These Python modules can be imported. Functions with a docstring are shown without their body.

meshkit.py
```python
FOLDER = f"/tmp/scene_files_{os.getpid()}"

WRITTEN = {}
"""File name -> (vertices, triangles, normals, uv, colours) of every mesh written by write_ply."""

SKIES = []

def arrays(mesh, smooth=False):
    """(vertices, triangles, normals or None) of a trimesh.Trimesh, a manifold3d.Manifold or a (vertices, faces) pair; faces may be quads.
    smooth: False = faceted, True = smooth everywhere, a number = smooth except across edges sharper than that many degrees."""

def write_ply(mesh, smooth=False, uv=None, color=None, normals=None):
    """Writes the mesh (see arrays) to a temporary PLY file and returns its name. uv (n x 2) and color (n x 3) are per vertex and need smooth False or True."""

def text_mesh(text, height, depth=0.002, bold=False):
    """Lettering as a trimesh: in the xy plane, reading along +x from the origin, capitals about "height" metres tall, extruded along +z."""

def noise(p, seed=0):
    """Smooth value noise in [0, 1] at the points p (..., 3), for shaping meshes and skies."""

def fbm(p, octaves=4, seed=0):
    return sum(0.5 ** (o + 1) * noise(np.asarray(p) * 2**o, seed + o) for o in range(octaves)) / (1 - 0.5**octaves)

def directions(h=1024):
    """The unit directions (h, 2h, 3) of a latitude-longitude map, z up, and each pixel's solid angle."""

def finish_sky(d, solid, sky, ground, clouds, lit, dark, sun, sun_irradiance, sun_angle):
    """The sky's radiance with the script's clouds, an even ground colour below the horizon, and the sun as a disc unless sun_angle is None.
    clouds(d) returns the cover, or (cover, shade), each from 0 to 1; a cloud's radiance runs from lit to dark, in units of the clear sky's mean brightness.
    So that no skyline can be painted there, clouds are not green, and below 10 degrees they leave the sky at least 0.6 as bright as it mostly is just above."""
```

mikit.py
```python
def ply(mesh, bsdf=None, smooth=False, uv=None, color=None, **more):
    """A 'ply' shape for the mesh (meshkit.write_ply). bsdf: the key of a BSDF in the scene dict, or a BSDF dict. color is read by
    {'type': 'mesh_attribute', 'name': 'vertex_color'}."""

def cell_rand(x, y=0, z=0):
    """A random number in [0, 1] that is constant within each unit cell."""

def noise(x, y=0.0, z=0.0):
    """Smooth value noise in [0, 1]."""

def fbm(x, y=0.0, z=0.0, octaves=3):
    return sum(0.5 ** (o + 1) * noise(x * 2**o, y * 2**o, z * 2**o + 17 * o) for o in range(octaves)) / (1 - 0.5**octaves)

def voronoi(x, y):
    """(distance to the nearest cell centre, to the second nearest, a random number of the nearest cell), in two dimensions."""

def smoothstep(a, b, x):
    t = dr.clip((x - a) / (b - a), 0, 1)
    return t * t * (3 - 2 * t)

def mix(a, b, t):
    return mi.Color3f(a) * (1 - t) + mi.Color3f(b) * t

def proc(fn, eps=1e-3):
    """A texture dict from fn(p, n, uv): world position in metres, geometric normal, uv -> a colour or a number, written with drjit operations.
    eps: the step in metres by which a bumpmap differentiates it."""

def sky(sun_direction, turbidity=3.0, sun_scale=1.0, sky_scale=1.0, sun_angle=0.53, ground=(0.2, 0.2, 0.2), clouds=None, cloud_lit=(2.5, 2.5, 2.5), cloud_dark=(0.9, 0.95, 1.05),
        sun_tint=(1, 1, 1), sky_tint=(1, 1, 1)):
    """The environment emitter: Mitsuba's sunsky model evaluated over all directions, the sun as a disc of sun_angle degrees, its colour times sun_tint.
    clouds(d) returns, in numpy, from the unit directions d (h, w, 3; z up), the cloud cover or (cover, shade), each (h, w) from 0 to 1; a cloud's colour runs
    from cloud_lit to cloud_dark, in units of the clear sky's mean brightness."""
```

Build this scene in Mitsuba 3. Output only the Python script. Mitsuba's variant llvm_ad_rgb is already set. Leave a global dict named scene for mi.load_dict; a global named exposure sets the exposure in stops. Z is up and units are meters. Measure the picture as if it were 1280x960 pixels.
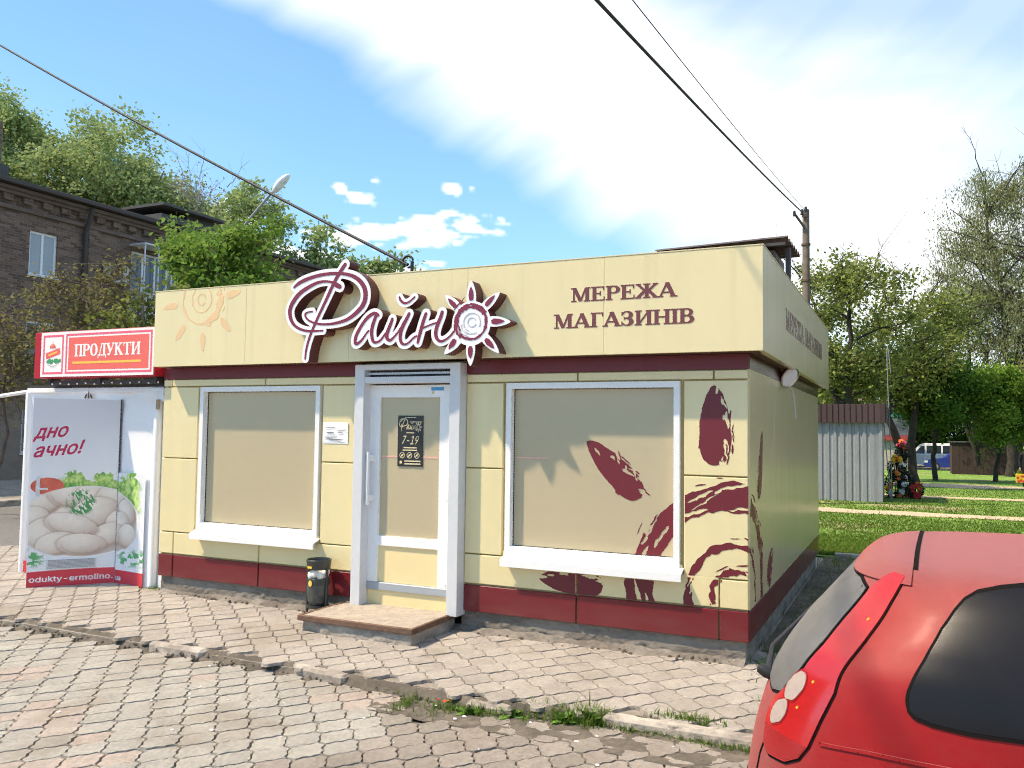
import math, random
import numpy as np, trimesh, drjit as dr, mitsuba as mi, mikit, meshkit
import shapely
from shapely import affinity
from shapely.geometry import Polygon, LineString, Point, box as sbox, MultiPolygon
from shapely.ops import unary_union
from mikit import noise, fbm, voronoi, cell_rand, smoothstep, mix

T = mi.ScalarTransform4f
scene, labels = {}, {}
# ------------------------------------------------------------------ camera, sky, exposure
CAM = np.array([1.0207, -6.1558, 1.62]); YAW, PIT, ROL = -.4371, .0546, .0130
_f = np.array([math.sin(YAW) * math.cos(PIT), math.cos(YAW) * math.cos(PIT), math.sin(PIT)])
_r = np.array([math.cos(YAW), -math.sin(YAW), 0.]); _u = np.cross(_r, _f)
_up = -_r * math.sin(ROL) + _u * math.cos(ROL)
scene['camera'] = {'type': 'perspective', 'fov': 62.28, 'fov_axis': 'x', 'near_clip': .05, 'far_clip': 2000.,
                   'to_world': T().look_at(origin=CAM.tolist(), target=(CAM + _f).tolist(), up=_up.tolist())}
SUN = (-.58, -.42, 1.0)


def clouds(d):
    az = np.degrees(np.arctan2(d[..., 0], d[..., 1])); el = np.degrees(np.arcsin(np.clip(d[..., 2], -1, 1)))
    p = np.stack([d[..., 0], d[..., 1], d[..., 2] * 2.2], -1)
    n1 = meshkit.fbm(p * 7, 5, 3); n2 = meshkit.fbm(p * np.array([38, 38, 40]), 5, 11)
    st = meshkit.fbm(np.stack([(az * .8 + el * 1.1) / 14, (el - az * .75) / 2.6, 0 * az], -1), 4, 5)
    sm = lambda a, b, x: (lambda t: t * t * (3 - 2 * t))(np.clip((x - a) / (b - a), 0, 1))
    # a veil of cirrus: its edge runs from upper left down to the right
    edge = -16.5 - (el - 12.7) * 1.62 - np.maximum(el - 23.5, 0) * 1.6
    ed = az - edge + (n1 - .5) * 4 + (st - .5) * 3.2
    veil = sm(-7.5, 8.5, ed) * (.84 + .16 * sm(.3, .62, st)) * (1 - .60 * sm(6, 30, ed - 9 + (n1 - .5) * 14))
    veil = np.where((az > 120) | (az < -150), sm(.45, .75, n1) * .6, veil)
    veil = np.maximum(veil, .14 * sm(.4, .85, st) * sm(-30, -8, ed))

    # cumulus: heaps of small puffs
    cu = np.full(az.shape, -9.)
    for a, e, ra, re in [(-31.0, 12.9, 4.2, .9), (-28.2, 13.7, 2.4, .75), (-33.8, 12.6, 3.0, .9), (-30.4, 13.9, 2.0, .7), (-35.4, 12.7, 2.2, .8), (-26.6, 14.2, .9, .5),
                         (-29.2, 16.1, .95, .55), (-28.0, 16.0, .5, .35), (-35.6, 15.1, 1.4, .7), (-36.8, 15.5, .8, .45), (-34.5, 16.3, .6, .4),
                         (-40.6, 11.3, 3.2, 1.1), (-43.5, 13.2, 1.6, 1.2), (-45.5, 11.8, 2.4, 1.2), (-37.8, 11.2, 2.2, 1.1), (-48, 9.5, 5, 1.2), (-33, 10.2, 5, .9), (-60, 8, 7, 1.5), (40, 12, 9, 2), (75, 15, 8, 2.5), (150, 18, 12, 4), (-110, 15, 10, 3)]:
        cu = np.maximum(cu, 1 - np.sqrt(((az - a) / ra) ** 2 + ((el - e) / re) ** 2))
    n3 = meshkit.fbm(p * np.array([95, 95, 95]), 4, 21)
    c = sm(.0, .55, cu + (n2 - .5) * 2.6 + (n3 - .5) * 1.0)
    haze = .09 + .20 * np.exp(-np.maximum(el, 0) / 9) + .06 * sm(.35, .8, meshkit.fbm(p * 2.2, 3, 31))
    cover = np.maximum(np.maximum(veil, c), haze)
    shade = c * .25 * sm(.35, .7, n1)
    return np.clip(cover, 0, 1), shade


scene['sky'] = mikit.sky(SUN, turbidity=3.0, clouds=clouds, cloud_lit=(2.35, 2.4, 2.45), cloud_dark=(1.5, 1.55, 1.65), sun_scale=.86, sun_angle=1.4, sky_tint=(.80, 1.30, 1.38), sun_tint=(1, .985, .95))
exposure = 2.28

# ------------------------------------------------------------------ helpers
COUNT = {}


def key_of(name, parent=None):
    k = (parent + '__' if parent else '') + name
    if k not in COUNT:
        COUNT[k] = 0
        return k
    COUNT[k] += 1
    return '%s_%03d' % (k, COUNT[k])


def thing(name, label, cat, group=None):
    k = key_of(name)
    labels[k] = {'label': label, 'category': cat}
    if group: labels[k]['group'] = group
    return k


def obj(name, mesh, m, parent=None, smooth=False, label=None, cat=None, kind=None, group=None, **kw):
    k = key_of(name, parent)
    scene[k] = mikit.ply(mesh, 'mat_' + m, smooth, **kw) if not isinstance(mesh, dict) else mesh
    L = {}
    if label: L['label'] = label
    if cat: L['category'] = cat
    if kind: L['kind'] = kind
    if group: L['group'] = group
    if L: labels[k] = L
    return k


def cat(ms): return trimesh.util.concatenate([m for m in ms if m is not None])
def struct(name, mesh, m, **kw): return obj(name, mesh, m, kind='structure', **kw)


def bx(x0, x1, y0, y1, z0, z1, c=0.):
    if c <= 0:
        m = trimesh.creation.box((x1 - x0, y1 - y0, z1 - z0)); m.apply_translation(((x0 + x1) / 2, (y0 + y1) / 2, (z0 + z1) / 2)); return m
    P = []
    for X, sx in ((x0, 1), (x1, -1)):
        for Y, sy in ((y0, 1), (y1, -1)):
            for Z, sz in ((z0, 1), (z1, -1)):
                P += [(X + sx * c, Y + sy * c, Z), (X + sx * c, Y, Z + sz * c), (X, Y + sy * c, Z + sz * c)]
    return trimesh.convex.convex_hull(np.array(P))


def tube(pts, r, sides=8, cap=True):
    p = np.asarray(pts, float); r = np.broadcast_to(r, (len(p),)).astype(float)
    t = np.gradient(p, axis=0); t /= np.linalg.norm(t, axis=1, keepdims=True) + 1e-12
    ref = np.array([0, 0, 1.]) if abs(t[:, 2]).mean() < .85 else np.array([1., 0, 0])
    a = np.cross(t, ref); a /= np.linalg.norm(a, axis=1, keepdims=True) + 1e-12
    b = np.cross(t, a); g = np.arange(sides) * 2 * np.pi / sides
    v = (p[:, None] + r[:, None, None] * (np.cos(g)[None, :, None] * a[:, None] + np.sin(g)[None, :, None] * b[:, None])).reshape(-1, 3)
    i, j = np.meshgrid(np.arange(len(p) - 1), np.arange(sides), indexing='ij')
    A, B, C_, D = i * sides + j, i * sides + (j + 1) % sides, (i + 1) * sides + (j + 1) % sides, (i + 1) * sides + j
    f = np.concatenate([np.stack([A, B, C_], -1).reshape(-1, 3), np.stack([A, C_, D], -1).reshape(-1, 3)])
    if cap:
        n = len(v); v = np.vstack([v, p[:1], p[-1:]]); k = np.arange(sides); e = (len(p) - 1) * sides
        f = np.vstack([f, np.stack([k * 0 + n, (k + 1) % sides, k], 1), np.stack([k * 0 + n + 1, e + k, e + (k + 1) % sides], 1)])
    return trimesh.Trimesh(v, f, process=False)


def spline(pts, n=24):
    from scipy.interpolate import CubicSpline
    p = np.asarray(pts, float); s = np.r_[0, np.cumsum(np.linalg.norm(np.diff(p[:, :2], axis=0), axis=1))]
    return CubicSpline(s, p)(np.linspace(0, s[-1], n))


def polys(g):
    if g.is_empty: return []
    return [p for p in getattr(g, 'geoms', [g]) if p.geom_type == 'Polygon' and p.area > 1e-7]


def ext(poly, h):
    return cat([trimesh.creation.extrude_polygon(p, h, engine='earcut') for p in polys(poly)])


def on_front(poly, yf, h):
    """polygon in (x, z), its face at y = yf towards the street, h deep"""
    m = ext(poly, h); v = m.vertices.copy(); m2 = trimesh.Trimesh(np.c_[v[:, 0], yf + v[:, 2], v[:, 1]], m.faces[:, ::-1], process=False)
    return m2


def on_side(poly, xf, h):
    """polygon in (y, z), its face at x = xf towards +x"""
    m = ext(poly, h); v = m.vertices.copy(); return trimesh.Trimesh(np.c_[xf - v[:, 2], v[:, 0], v[:, 1]], m.faces[:, ::-1], process=False)


def plate(poly, z0, z1):
    m = ext(poly, z1 - z0); m.apply_translation((0, 0, z0)); return m


def grid(nx, ny, fn):
    u, v = np.meshgrid(np.linspace(0, 1, nx), np.linspace(0, 1, ny), indexing='ij')
    p = fn(u.ravel(), v.ravel()); i, j = np.meshgrid(np.arange(nx - 1), np.arange(ny - 1), indexing='ij')
    a = (i * ny + j).ravel(); f = np.vstack([np.stack([a, a + ny, a + ny + 1], 1), np.stack([a, a + ny + 1, a + 1], 1)])
    return trimesh.Trimesh(p, f, process=False)


def gz(y): return -.0155 * np.maximum(np.asarray(y, float) - 7, 0)


# ------------------------------------------------------------------ materials
def M(name, base, rough=.6, metal=0., **kw):
    b = base if isinstance(base, dict) else {'type': 'rgb', 'value': list(base)}
    bump = kw.pop('bump', None); bs = kw.pop('bump_scale', 1.)
    d = {'type': 'principled', 'base_color': b, 'roughness': rough, 'metallic': metal, **kw}
    if bump is not None: d = {'type': 'bumpmap', 'arbitrary': bump, 'scale': bs, 'bsdf': d}
    scene['mat_' + name] = {'type': 'twosided', 'bsdf': d}
    return name


def speck(base, amp=.12, f=40., f2=2., amp2=.1, tint=None):
    def fn(p, n, uv):
        a = fbm(p.x * f, p.y * f, p.z * f, 2) - .5; b = fbm(p.x * f2, p.y * f2, p.z * f2, 3) - .5
        c = mi.Color3f(*base) * (1 + 2 * amp * a + 2 * amp2 * b)
        if tint is not None: c = mix(c, tint, smoothstep(.1, .35, b) * .5)
        return c
    return mikit.proc(fn)


def cream_fn(p, n, uv):
    streak = fbm(p.x * 9, p.y * 9, p.z * .8, 3); dust = smoothstep(.55, .15, p.z) * fbm(p.x * 4, p.y * 4, p.z * 9, 3)
    run = smoothstep(.60, .85, fbm(p.x * 16, p.y * 16, p.z * .35, 2)) * smoothstep(1.2, 2.9, p.z); c = mi.Color3f(.80, .685, .385) * (1 + .09 * (streak - .5) + .05 * (fbm(p.x * 1.3, p.y * 1.3, p.z * 1.3, 2) - .5) - .07 * run)
    return mix(c, mi.Color3f(.45, .38, .26), dust * .22)


def red_fn(p, n, uv):
    dust = smoothstep(.42, .1, p.z) * fbm(p.x * 5, p.y * 5, p.z * 12, 3)
    return mix(mi.Color3f(.168, .012, .020), mi.Color3f(.30, .22, .18), dust * .20)


for n_, f_ in (('cream_panel', cream_fn), ('red_panel', red_fn)):
    scene['mat_' + n_] = {'type': 'twosided', 'bsdf': {'type': 'roughplastic', 'distribution': 'ggx', 'alpha': .045, 'int_ior': 1.5, 'diffuse_reflectance': mikit.proc(f_), 'nonlinear': False}}
M('band_red', (.15, .014, .022), .45)
M('joint', (.46, .38, .19), .9)
M('print_red', (.135, .010, .018), .4)
M('print_peach', (.72, .50, .27), .5)
scene['mat_letter_brown'] = {'type': 'twosided', 'bsdf': {'type': 'roughplastic', 'alpha': .06, 'int_ior': 1.5, 'diffuse_reflectance': {'type': 'rgb', 'value': [.17, .040, .036]}}}
M('sign_white', (.82, .82, .84), .35)
M('sign_red', (.185, .018, .045), .4)
M('sign_side', (.095, .018, .020), .5)
M('sign_grey', (.45, .45, .48), .5)
M('pvc', speck((.80, .80, .80), .02, 60, 3, .04), .35)
M('alu_grey', speck((.60, .61, .63), .02, 60, 3, .05), .4)
M('grey_rail', (.33, .36, .40), .4)
M('dark_slot', (.03, .03, .032), .6)
scene['mat_film'] = {'type': 'twosided', 'bsdf': {'type': 'roughplastic', 'distribution': 'ggx', 'alpha': .03, 'int_ior': 1.5, 'diffuse_reflectance': speck((.50, .425, .275), .03, 160, 1.0, .06), 'nonlinear': False}}
M('door_panel', (.76, .62, .33), .4)
M('pink_strip', (.72, .42, .34), .5)
M('black_sign', (.018, .018, .018), .35)
M('gold_print', (.62, .53, .33), .5)
M('paper', (.86, .86, .87), .8)
M('ink', (.22, .22, .24), .8)
M('blue_ink', (.08, .3, .6), .6)
M('soffit', speck((.07, .035, .025), .2, 14, 3, .3), .6)
M('rust', speck((.13, .075, .05), .3, 30, 6, .3), .75)
M('bin_metal', (.03, .035, .032), .35, .0, clearcoat=.4)
M('bin_bag', speck((.07, .075, .07), .3, 12, 6, .4), .25)
M('litter_white', (.7, .68, .62), .6)
M('yellow', (.80, .50, .03), .5)
M('red_plastic', (.62, .03, .03), .4)
M('chrome', (.75, .76, .78), .15, 1.)
M('cable', (.02, .02, .025), .6)
M('cable_white', (.6, .6, .6), .5)
M('roof_dark', speck((.06, .055, .055), .2, 20, 3, .2), .6)
M('sheet_dark', speck((.10, .075, .065), .15, 20, 3, .2), .5)


def concrete_fn(p, n, uv):
    a = fbm(p.x * 5, p.y * 5, p.z * 9, 4); b = fbm(p.x * 45, p.y * 45, p.z * 45, 2); st = fbm(p.x * 2.2 + 3, p.y * 2.2, p.z * 14, 3)
    return mix(mi.Color3f(.20, .17, .145), mi.Color3f(.40, .36, .31), smoothstep(.3, .75, a * .6 + b * .25 + st * .2))


def conc_bump(p, n, uv): return fbm(p.x * 30, p.y * 30, p.z * 30, 3)


M('concrete', mikit.proc(concrete_fn), .9, bump=mikit.proc(conc_bump, 2e-3), bump_scale=.012)
M('plinth', mikit.proc(lambda p, n, uv: concrete_fn(p, n, uv) * .62), .92, bump=mikit.proc(conc_bump, 2e-3), bump_scale=.015)
M('kerb_stone', mikit.proc(lambda p, n, uv: concrete_fn(p, n, uv) * 1.18), .92, bump=mikit.proc(conc_bump, 2e-3), bump_scale=.012)
M('step_top', speck((.31, .265, .215), .22, 30, 4, .12, (.30, .25, .2)), .95, bump=mikit.proc(conc_bump, 2e-3), bump_scale=.01)
M('soil', speck((.25, .22, .185), .35, 18, 3, .3), .95, bump=mikit.proc(conc_bump, 2e-3), bump_scale=.02)
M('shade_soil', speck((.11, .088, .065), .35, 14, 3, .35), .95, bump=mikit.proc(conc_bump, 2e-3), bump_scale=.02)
M('rubble', speck((.115, .098, .078), .35, 16, 4, .3), .95, bump=mikit.proc(conc_bump, 2e-3), bump_scale=.02)

# ------------------------------------------------------------------ ground, road, sidewalk
RZ = -.055
M('ground', speck((.16, .14, .11), .2, 3, .2, .2), .95)
struct('ground', plate(sbox(-700, -300, 700, 900), -2.6, -2.4), 'ground')
M('asphalt', speck((.135, .13, .125), .15, 30, .6, .15), .92)
struct('street', plate(Polygon([(-16, -60), (-9.9, -60), (-9.9, 60), (-16, 60)]), -.3, -.10), 'asphalt', label='grey side street in front of the brick apartment building')
struct('street_kerb', cat([bx(-16.2, -16.0, -60 + i * 1.2, -60 + i * 1.2 + 1.185, -.3, .03, .02) for i in range(100)]), 'kerb_stone')
struct('verge', plate(sbox(-60, -60, -16.2, 90), -.3, -.0), 'soil')
struct('road_bed', plate(sbox(-9.9, -30, 40, -1.43), -.3, RZ - .028), 'soil')
struct('sidewalk_bed', plate(sbox(-9.9, -1.43, 8, 7.0), -.3, -.026), 'soil')


def paver_mat(name, base, dirt):
    def fn(p, n, uv):
        a = fbm(p.x * 60, p.y * 60, 0, 2) - .5; b = fbm(p.x * 9, p.y * 9, 1, 3) - .5; st = smoothstep(.56, .8, fbm(p.x * 2.6, p.y * 2.6, 5, 3))
        return mix(mi.Color3f(*base) * (1 + .34 * a + .26 * b), mi.Color3f(*dirt), st * .45)
    return M(name, mikit.proc(fn), .93, bump=mikit.proc(lambda p, n, uv: fbm(p.x * 70, p.y * 70, p.z * 70, 2), 2e-3), bump_scale=.006)


DIRT = (.20, .165, .125)
PINK = [paver_mat('paver_pink_%d' % i, c, DIRT) for i, c in enumerate([(.312, .262, .226), (.302, .251, .216), (.322, .274, .238)])]
GREY = [paver_mat('paver_grey_%d' % i, c, DIRT) for i, c in enumerate([(0.29, 0.272, 0.241), (0.279, 0.263, 0.235), (0.302, 0.285, 0.252)])]
SAND = [paver_mat('paver_sand_%d' % i, c, DIRT) for i, c in enumerate([(0.293, 0.262, 0.231), (0.308, 0.277, 0.244), (0.277, 0.247, 0.217)])]
BROWN = [paver_mat('paver_brown_%d' % i, c, DIRT) for i, c in enumerate([(0.235, 0.204, 0.177), (0.255, 0.224, 0.194), (0.216, 0.19, 0.163)])]


def paver(ca, e1, e2, la, lb, i, j, rng, gap, ztop, wave):
    k = 8; t = np.arange(k) / k
    w = lambda s: wave * (.62 * np.sin(2 * np.pi * s) + .55 * np.sin(4 * np.pi * s))
    a = np.concatenate([i + t, i + 1 + w(t) / la, i + 1 - t, i + w(1 - t) / la])
    b = np.concatenate([j + w(t) / lb, j + t, j + 1 + w(1 - t) / lb, j + 1 - t])
    q = ca + np.outer(a * la, e1) + np.outer(b * lb, e2); c = q.mean(0); q = c + (q - c) * (1 - gap) + rng.normal(0, .0017, q.shape)
    n = len(q); z = ztop + rng.normal(0, .0018); tx, ty = rng.normal(0, .008, 2)
    top = c + (q - c) * .968; zt = lambda r: z + (r - c) @ np.array([tx, ty])
    v = np.vstack([np.c_[q, zt(q) - .020], np.c_[top, zt(top)], [[*c, z + .0006]]])
    k = np.arange(n); k2 = (k + 1) % n
    f = np.vstack([np.stack([k, k2, k2 + n], 1), np.stack([k, k2 + n, k + n], 1), np.stack([k + n, k2 + n, k * 0 + 2 * n], 1)])
    return trimesh.Trimesh(v, f, process=False), c


def seen(x, y, z, m=40):
    d = np.array([x, y, z]) - CAM; zc = d @ _f
    if zc < .5: return None
    rr = _r * math.cos(ROL) + _u * math.sin(ROL); F = 1058.7
    u, v = 640 + F * (d @ rr) / zc, 480 - F * (d @ _up) / zc
    return zc if -m < u < 1280 + m and v < 960 + m else None


def pave(holder, org, ang, la, lb, ir, jr, region, ztop, wave, gap, pick, seed, skip=None):
    rng = np.random.default_rng(seed); e1 = np.array([math.cos(ang), math.sin(ang)]); e2 = np.array([-e1[1], e1[0]])
    near, far = [], {}
    for i in range(*ir):
        for j in range(*jr):
            m, c = paver(np.array(org), e1, e2, la, lb, i, j, rng, gap, ztop, wave)
            if not region.contains(Point(c)) or (skip is not None and skip(c)): continue
            zc = seen(c[0], c[1], ztop)
            if zc is None and rng.random() < 0: continue
            near.append((zc if zc else 99, m, pick(c, rng)))
    near.sort(key=lambda x: x[0])
    for zc, m, b in near[:290]: obj('paver', m, b, holder)
    rest = {}
    for zc, m, b in near[290:]: rest.setdefault(b, []).append(m)
    big = max(rest, key=lambda b: len(rest[b])) if rest else None
    for n, (b, ms) in enumerate(rest.items()):
        obj('far_pavers', cat(ms), b, holder, kind='stuff')


def pick_road(c, rng):
    x, y = c; n = meshkit.fbm(np.array([[x * .9, y * .9, 0]]), 2, 4)[0] + rng.normal(0, .05)
    if x > -1.75 + .12 * math.sin(y * 5): s = BROWN
    else: s = GREY if n > .53 or (x < -3.3 and y > -2.1) or (x < -2.2 and y > -1.75) or (x < -3.0 and y < -2.95) else PINK
    return s[rng.integers(3)]


hole = Polygon([(-1.93, -1.42), (-1.76, -1.68), (-1.60, -1.82), (-1.30, -1.66), (-1.0, -1.55), (-.6, -1.53), (-.2, -1.50), (.3, -1.55), (.3, -1.42)])
road_key = struct('road', plate(sbox(-9.9, -30, 40, -1.43).difference(hole.buffer(.02)), RZ - .0275, RZ - .022), 'soil', label='uneven wavy paver road in front of the shop')
pave(road_key, (-3.40, -2.04), math.radians(-46.7), .168, .18, (-26, 28), (-26, 24), Polygon([(-9.8, -1.46), (2.6, -1.46), (2.6, -4.0), (1.6, -5.2), (-2.4, -4.8), (-9.8, -3.2)]), RZ, .016, .040, pick_road, 5, skip=lambda c: hole.contains(Point(c)))
side_key = struct('sidewalk', plate(sbox(-9.9, -1.40, 8, 7.0), -.0255, -.022), 'soil', label='sandy paver pavement running along the shop front')
pave(side_key, (-1.157, -.855), math.radians(-41), .19, .19, (-52, 30), (-40, 40), Polygon([(-9.8, -1.36), (-4, -1.36), (-2.6, -1.40), (-1.3, -1.44), (-.4, -1.33), (.9, -1.33), (2.5, -1.33), (2.5, .6), (1.2, .75), (.1, .5), (.1, .1), (-5.7, .1), (-7.9, .3), (-7.9, 6.0), (-9.8, 6.0)]),
     0., .015, .034, lambda c, rng: (SAND if c[0] < 0.05 or c[1] < .1 else BROWN)[rng.integers(3)], 9)

obj('soil_strip', grid(60, 90, lambda u, v: np.c_[.0 + 7.5 * u, .42 + .2 * meshkit.noise(np.c_[u * 20, 0 * v, 0 * u], 2) + 5.5 * v, -.018 + .022 * meshkit.fbm(np.c_[u * 40, v * 30, 0 * u], 4, 6)]), 'shade_soil', side_key, True)
# kerb between pavement and road: stones where they survive, crumbled mortar elsewhere
kerb = struct('kerb', plate(sbox(-9.9, -1.44, 6, -1.395), -.2, -.05), 'soil', label='broken kerb between pavement and road')


def kerb_y(x): return np.interp(x, [-9, -6, -4.8, -3.6, -2.75, -2.3, -1.7, -1.3, -1.0, -.6, -.38, .25, 3], [-1.37, -1.372, -1.388, -1.398, -1.395, -1.447, -1.487, -1.49, -1.466, -1.395, -1.366, -1.375, -1.39])


def rock(m, a, s, seed, it=1):
    for _ in range(it): m = m.subdivide()
    n = meshkit.fbm(m.vertices * s, 3, seed)[:, None] - .5
    m.vertices = m.vertices + m.vertex_normals * n * a
    return m


for k, (x0, x1) in enumerate([(-4.15, -3.62), (-2.78, -2.33), (-.58, .36), (.37, 1.37), (1.38, 2.38), (2.39, 3.39), (-1.42, -1.12)]):
    y0, y1 = kerb_y(x0 + .03), kerb_y(x1 - .03); m = bx(0, math.hypot(x1 - x0, y1 - y0), -.075, .012, -.16, .004 if k != 6 else -.012, .018)
    m = rock(m.subdivide_to_size(.05), .014, 14, 40 + k, 0)
    m.apply_transform(trimesh.transformations.rotation_matrix(math.atan2(y1 - y0, x1 - x0), (0, 0, 1))); m.apply_translation((x0, y0, 0))
    obj('stone', m, 'kerb_stone', kerb, 35)


def kerb_crumb(u, v):
    x = -9.5 + 14 * u; yb = kerb_y(x); d = (v - .5)
    y = yb + .02 - .14 * v; n = meshkit.fbm(np.c_[x * 16, v * 5, 0 * x], 4, 8); n2 = meshkit.fbm(np.c_[x * 45, v * 14, 0 * x], 3, 18)
    z = -.005 - .065 * np.clip((v - .15) / .7, 0, 1) ** .8 + (n - .5) * .055 * np.sin(np.pi * np.clip(v * .9 + .05, 0, 1)) + (n2 - .5) * .018
    return np.c_[x, y + (n - .5) * .05, np.minimum(z, .0)]


obj('crumbled_mortar', grid(900, 14, kerb_crumb), 'rubble', kerb, True, kind='stuff')
rng = np.random.default_rng(77)
peb = []
for _ in range(420):
    x = rng.uniform(-6.5, .4); m = trimesh.creation.icosphere(1, rng.uniform(.004, .013)); m.vertices *= rng.uniform(.5, 1.3, 3)
    m.apply_translation((x, kerb_y(x) - rng.uniform(.0, .13), RZ + rng.uniform(-.01, .025))); peb.append(m)
for _ in range(160):
    x = rng.uniform(-5.4, -.1); m = trimesh.creation.icosphere(0, rng.uniform(.006, .02)); m.vertices *= rng.uniform(.6, 1.3, 3)
    m.apply_translation((x, .02 - abs(rng.normal(0, .05)), rng.uniform(-.01, .01))); peb.append(m)
obj('gravel', cat(peb), 'rubble', kind='stuff', label='loose grit and stone crumbs along the kerb and the shop plinth', cat='gravel')
hm = grid(60, 24, lambda u, v: np.c_[-1.95 + 2.3 * u, -1.43 - .42 * v, RZ - .012 + .022 * meshkit.fbm(np.c_[u * 22, v * 6, 0 * u], 4, 3)])
obj('dirt_patch', hm, 'rubble', road_key, True)

# ------------------------------------------------------------------ the shop
XL, ZT, ZB = -5.674, 2.918, 2.189
shop = thing('shop', 'cream and dark red flat roofed kiosk shop with glossy side wall', 'shop')
core = sbox(XL + .02, .16, -.014, 2.19)
op1, op2, opd = sbox(-5.165, .645, -3.765, 1.99), sbox(-1.888, .645, -.504, 1.99), sbox(-3.25, -.1, -2.30, 2.168)
obj('wall', on_front(core.difference(unary_union([op1, op2, opd])), .03, .08), 'joint', shop)
obj('wall', cat([bx(XL + .02, -.014, .12, 5.09, .16, 2.19)]), 'joint', shop)
G = .006


def panel(x0, x1, z0, z1, m='cream_panel', name='wall_panel'):
    obj(name, bx(x0 + G, x1 - G, 0, .029, z0 + G, z1 - G, .004), m, shop)


for x0, x1 in [(XL, -5.558), (-5.558, -4.386), (-4.386, -3.30), (-2.27, -1.295), (-1.295, -.247), (-.247, 0)]: panel(x0, x1, 2.004, 2.078, name='top_strip')
for x0, x1, zs in [(XL, -5.205, (.588, 1.306, 2.004)), (-3.725, -3.30, (.595, 1.316, 2.004)), (-2.27, -1.925, (.617, 1.311, 2.004)), (-.468, 0, (.585, 1.309, 2.004))]:
    for a, b in zip(zs, zs[1:]): panel(x0, x1, a, b)
for x0, x1, zt in [(XL, -5.478, .588), (-5.478, -4.409, .588), (-4.409, -3.30, .595), (-2.27, -1.29, .617), (-1.29, -.207, .60), (-.207, 0, .585)]:
    panel(x0, x1, .376, zt, name='lower_panel')
    panel(x0, x1, .15, .372, 'red_panel', 'base_panel')
for x0, x1 in [(-5.205, -3.725), (-1.925, -.468)]: obj('sill_backing', bx(x0 + G, x1 - G, .003, .029, .592, .66), 'cream_panel', shop)
obj('upper_band', bx(XL, -3.30, .001, .03, 2.080, 2.188), 'band_red', shop)
obj('upper_band', bx(-2.27, -.001, .001, .03, 2.080, 2.188), 'band_red', shop)
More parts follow.
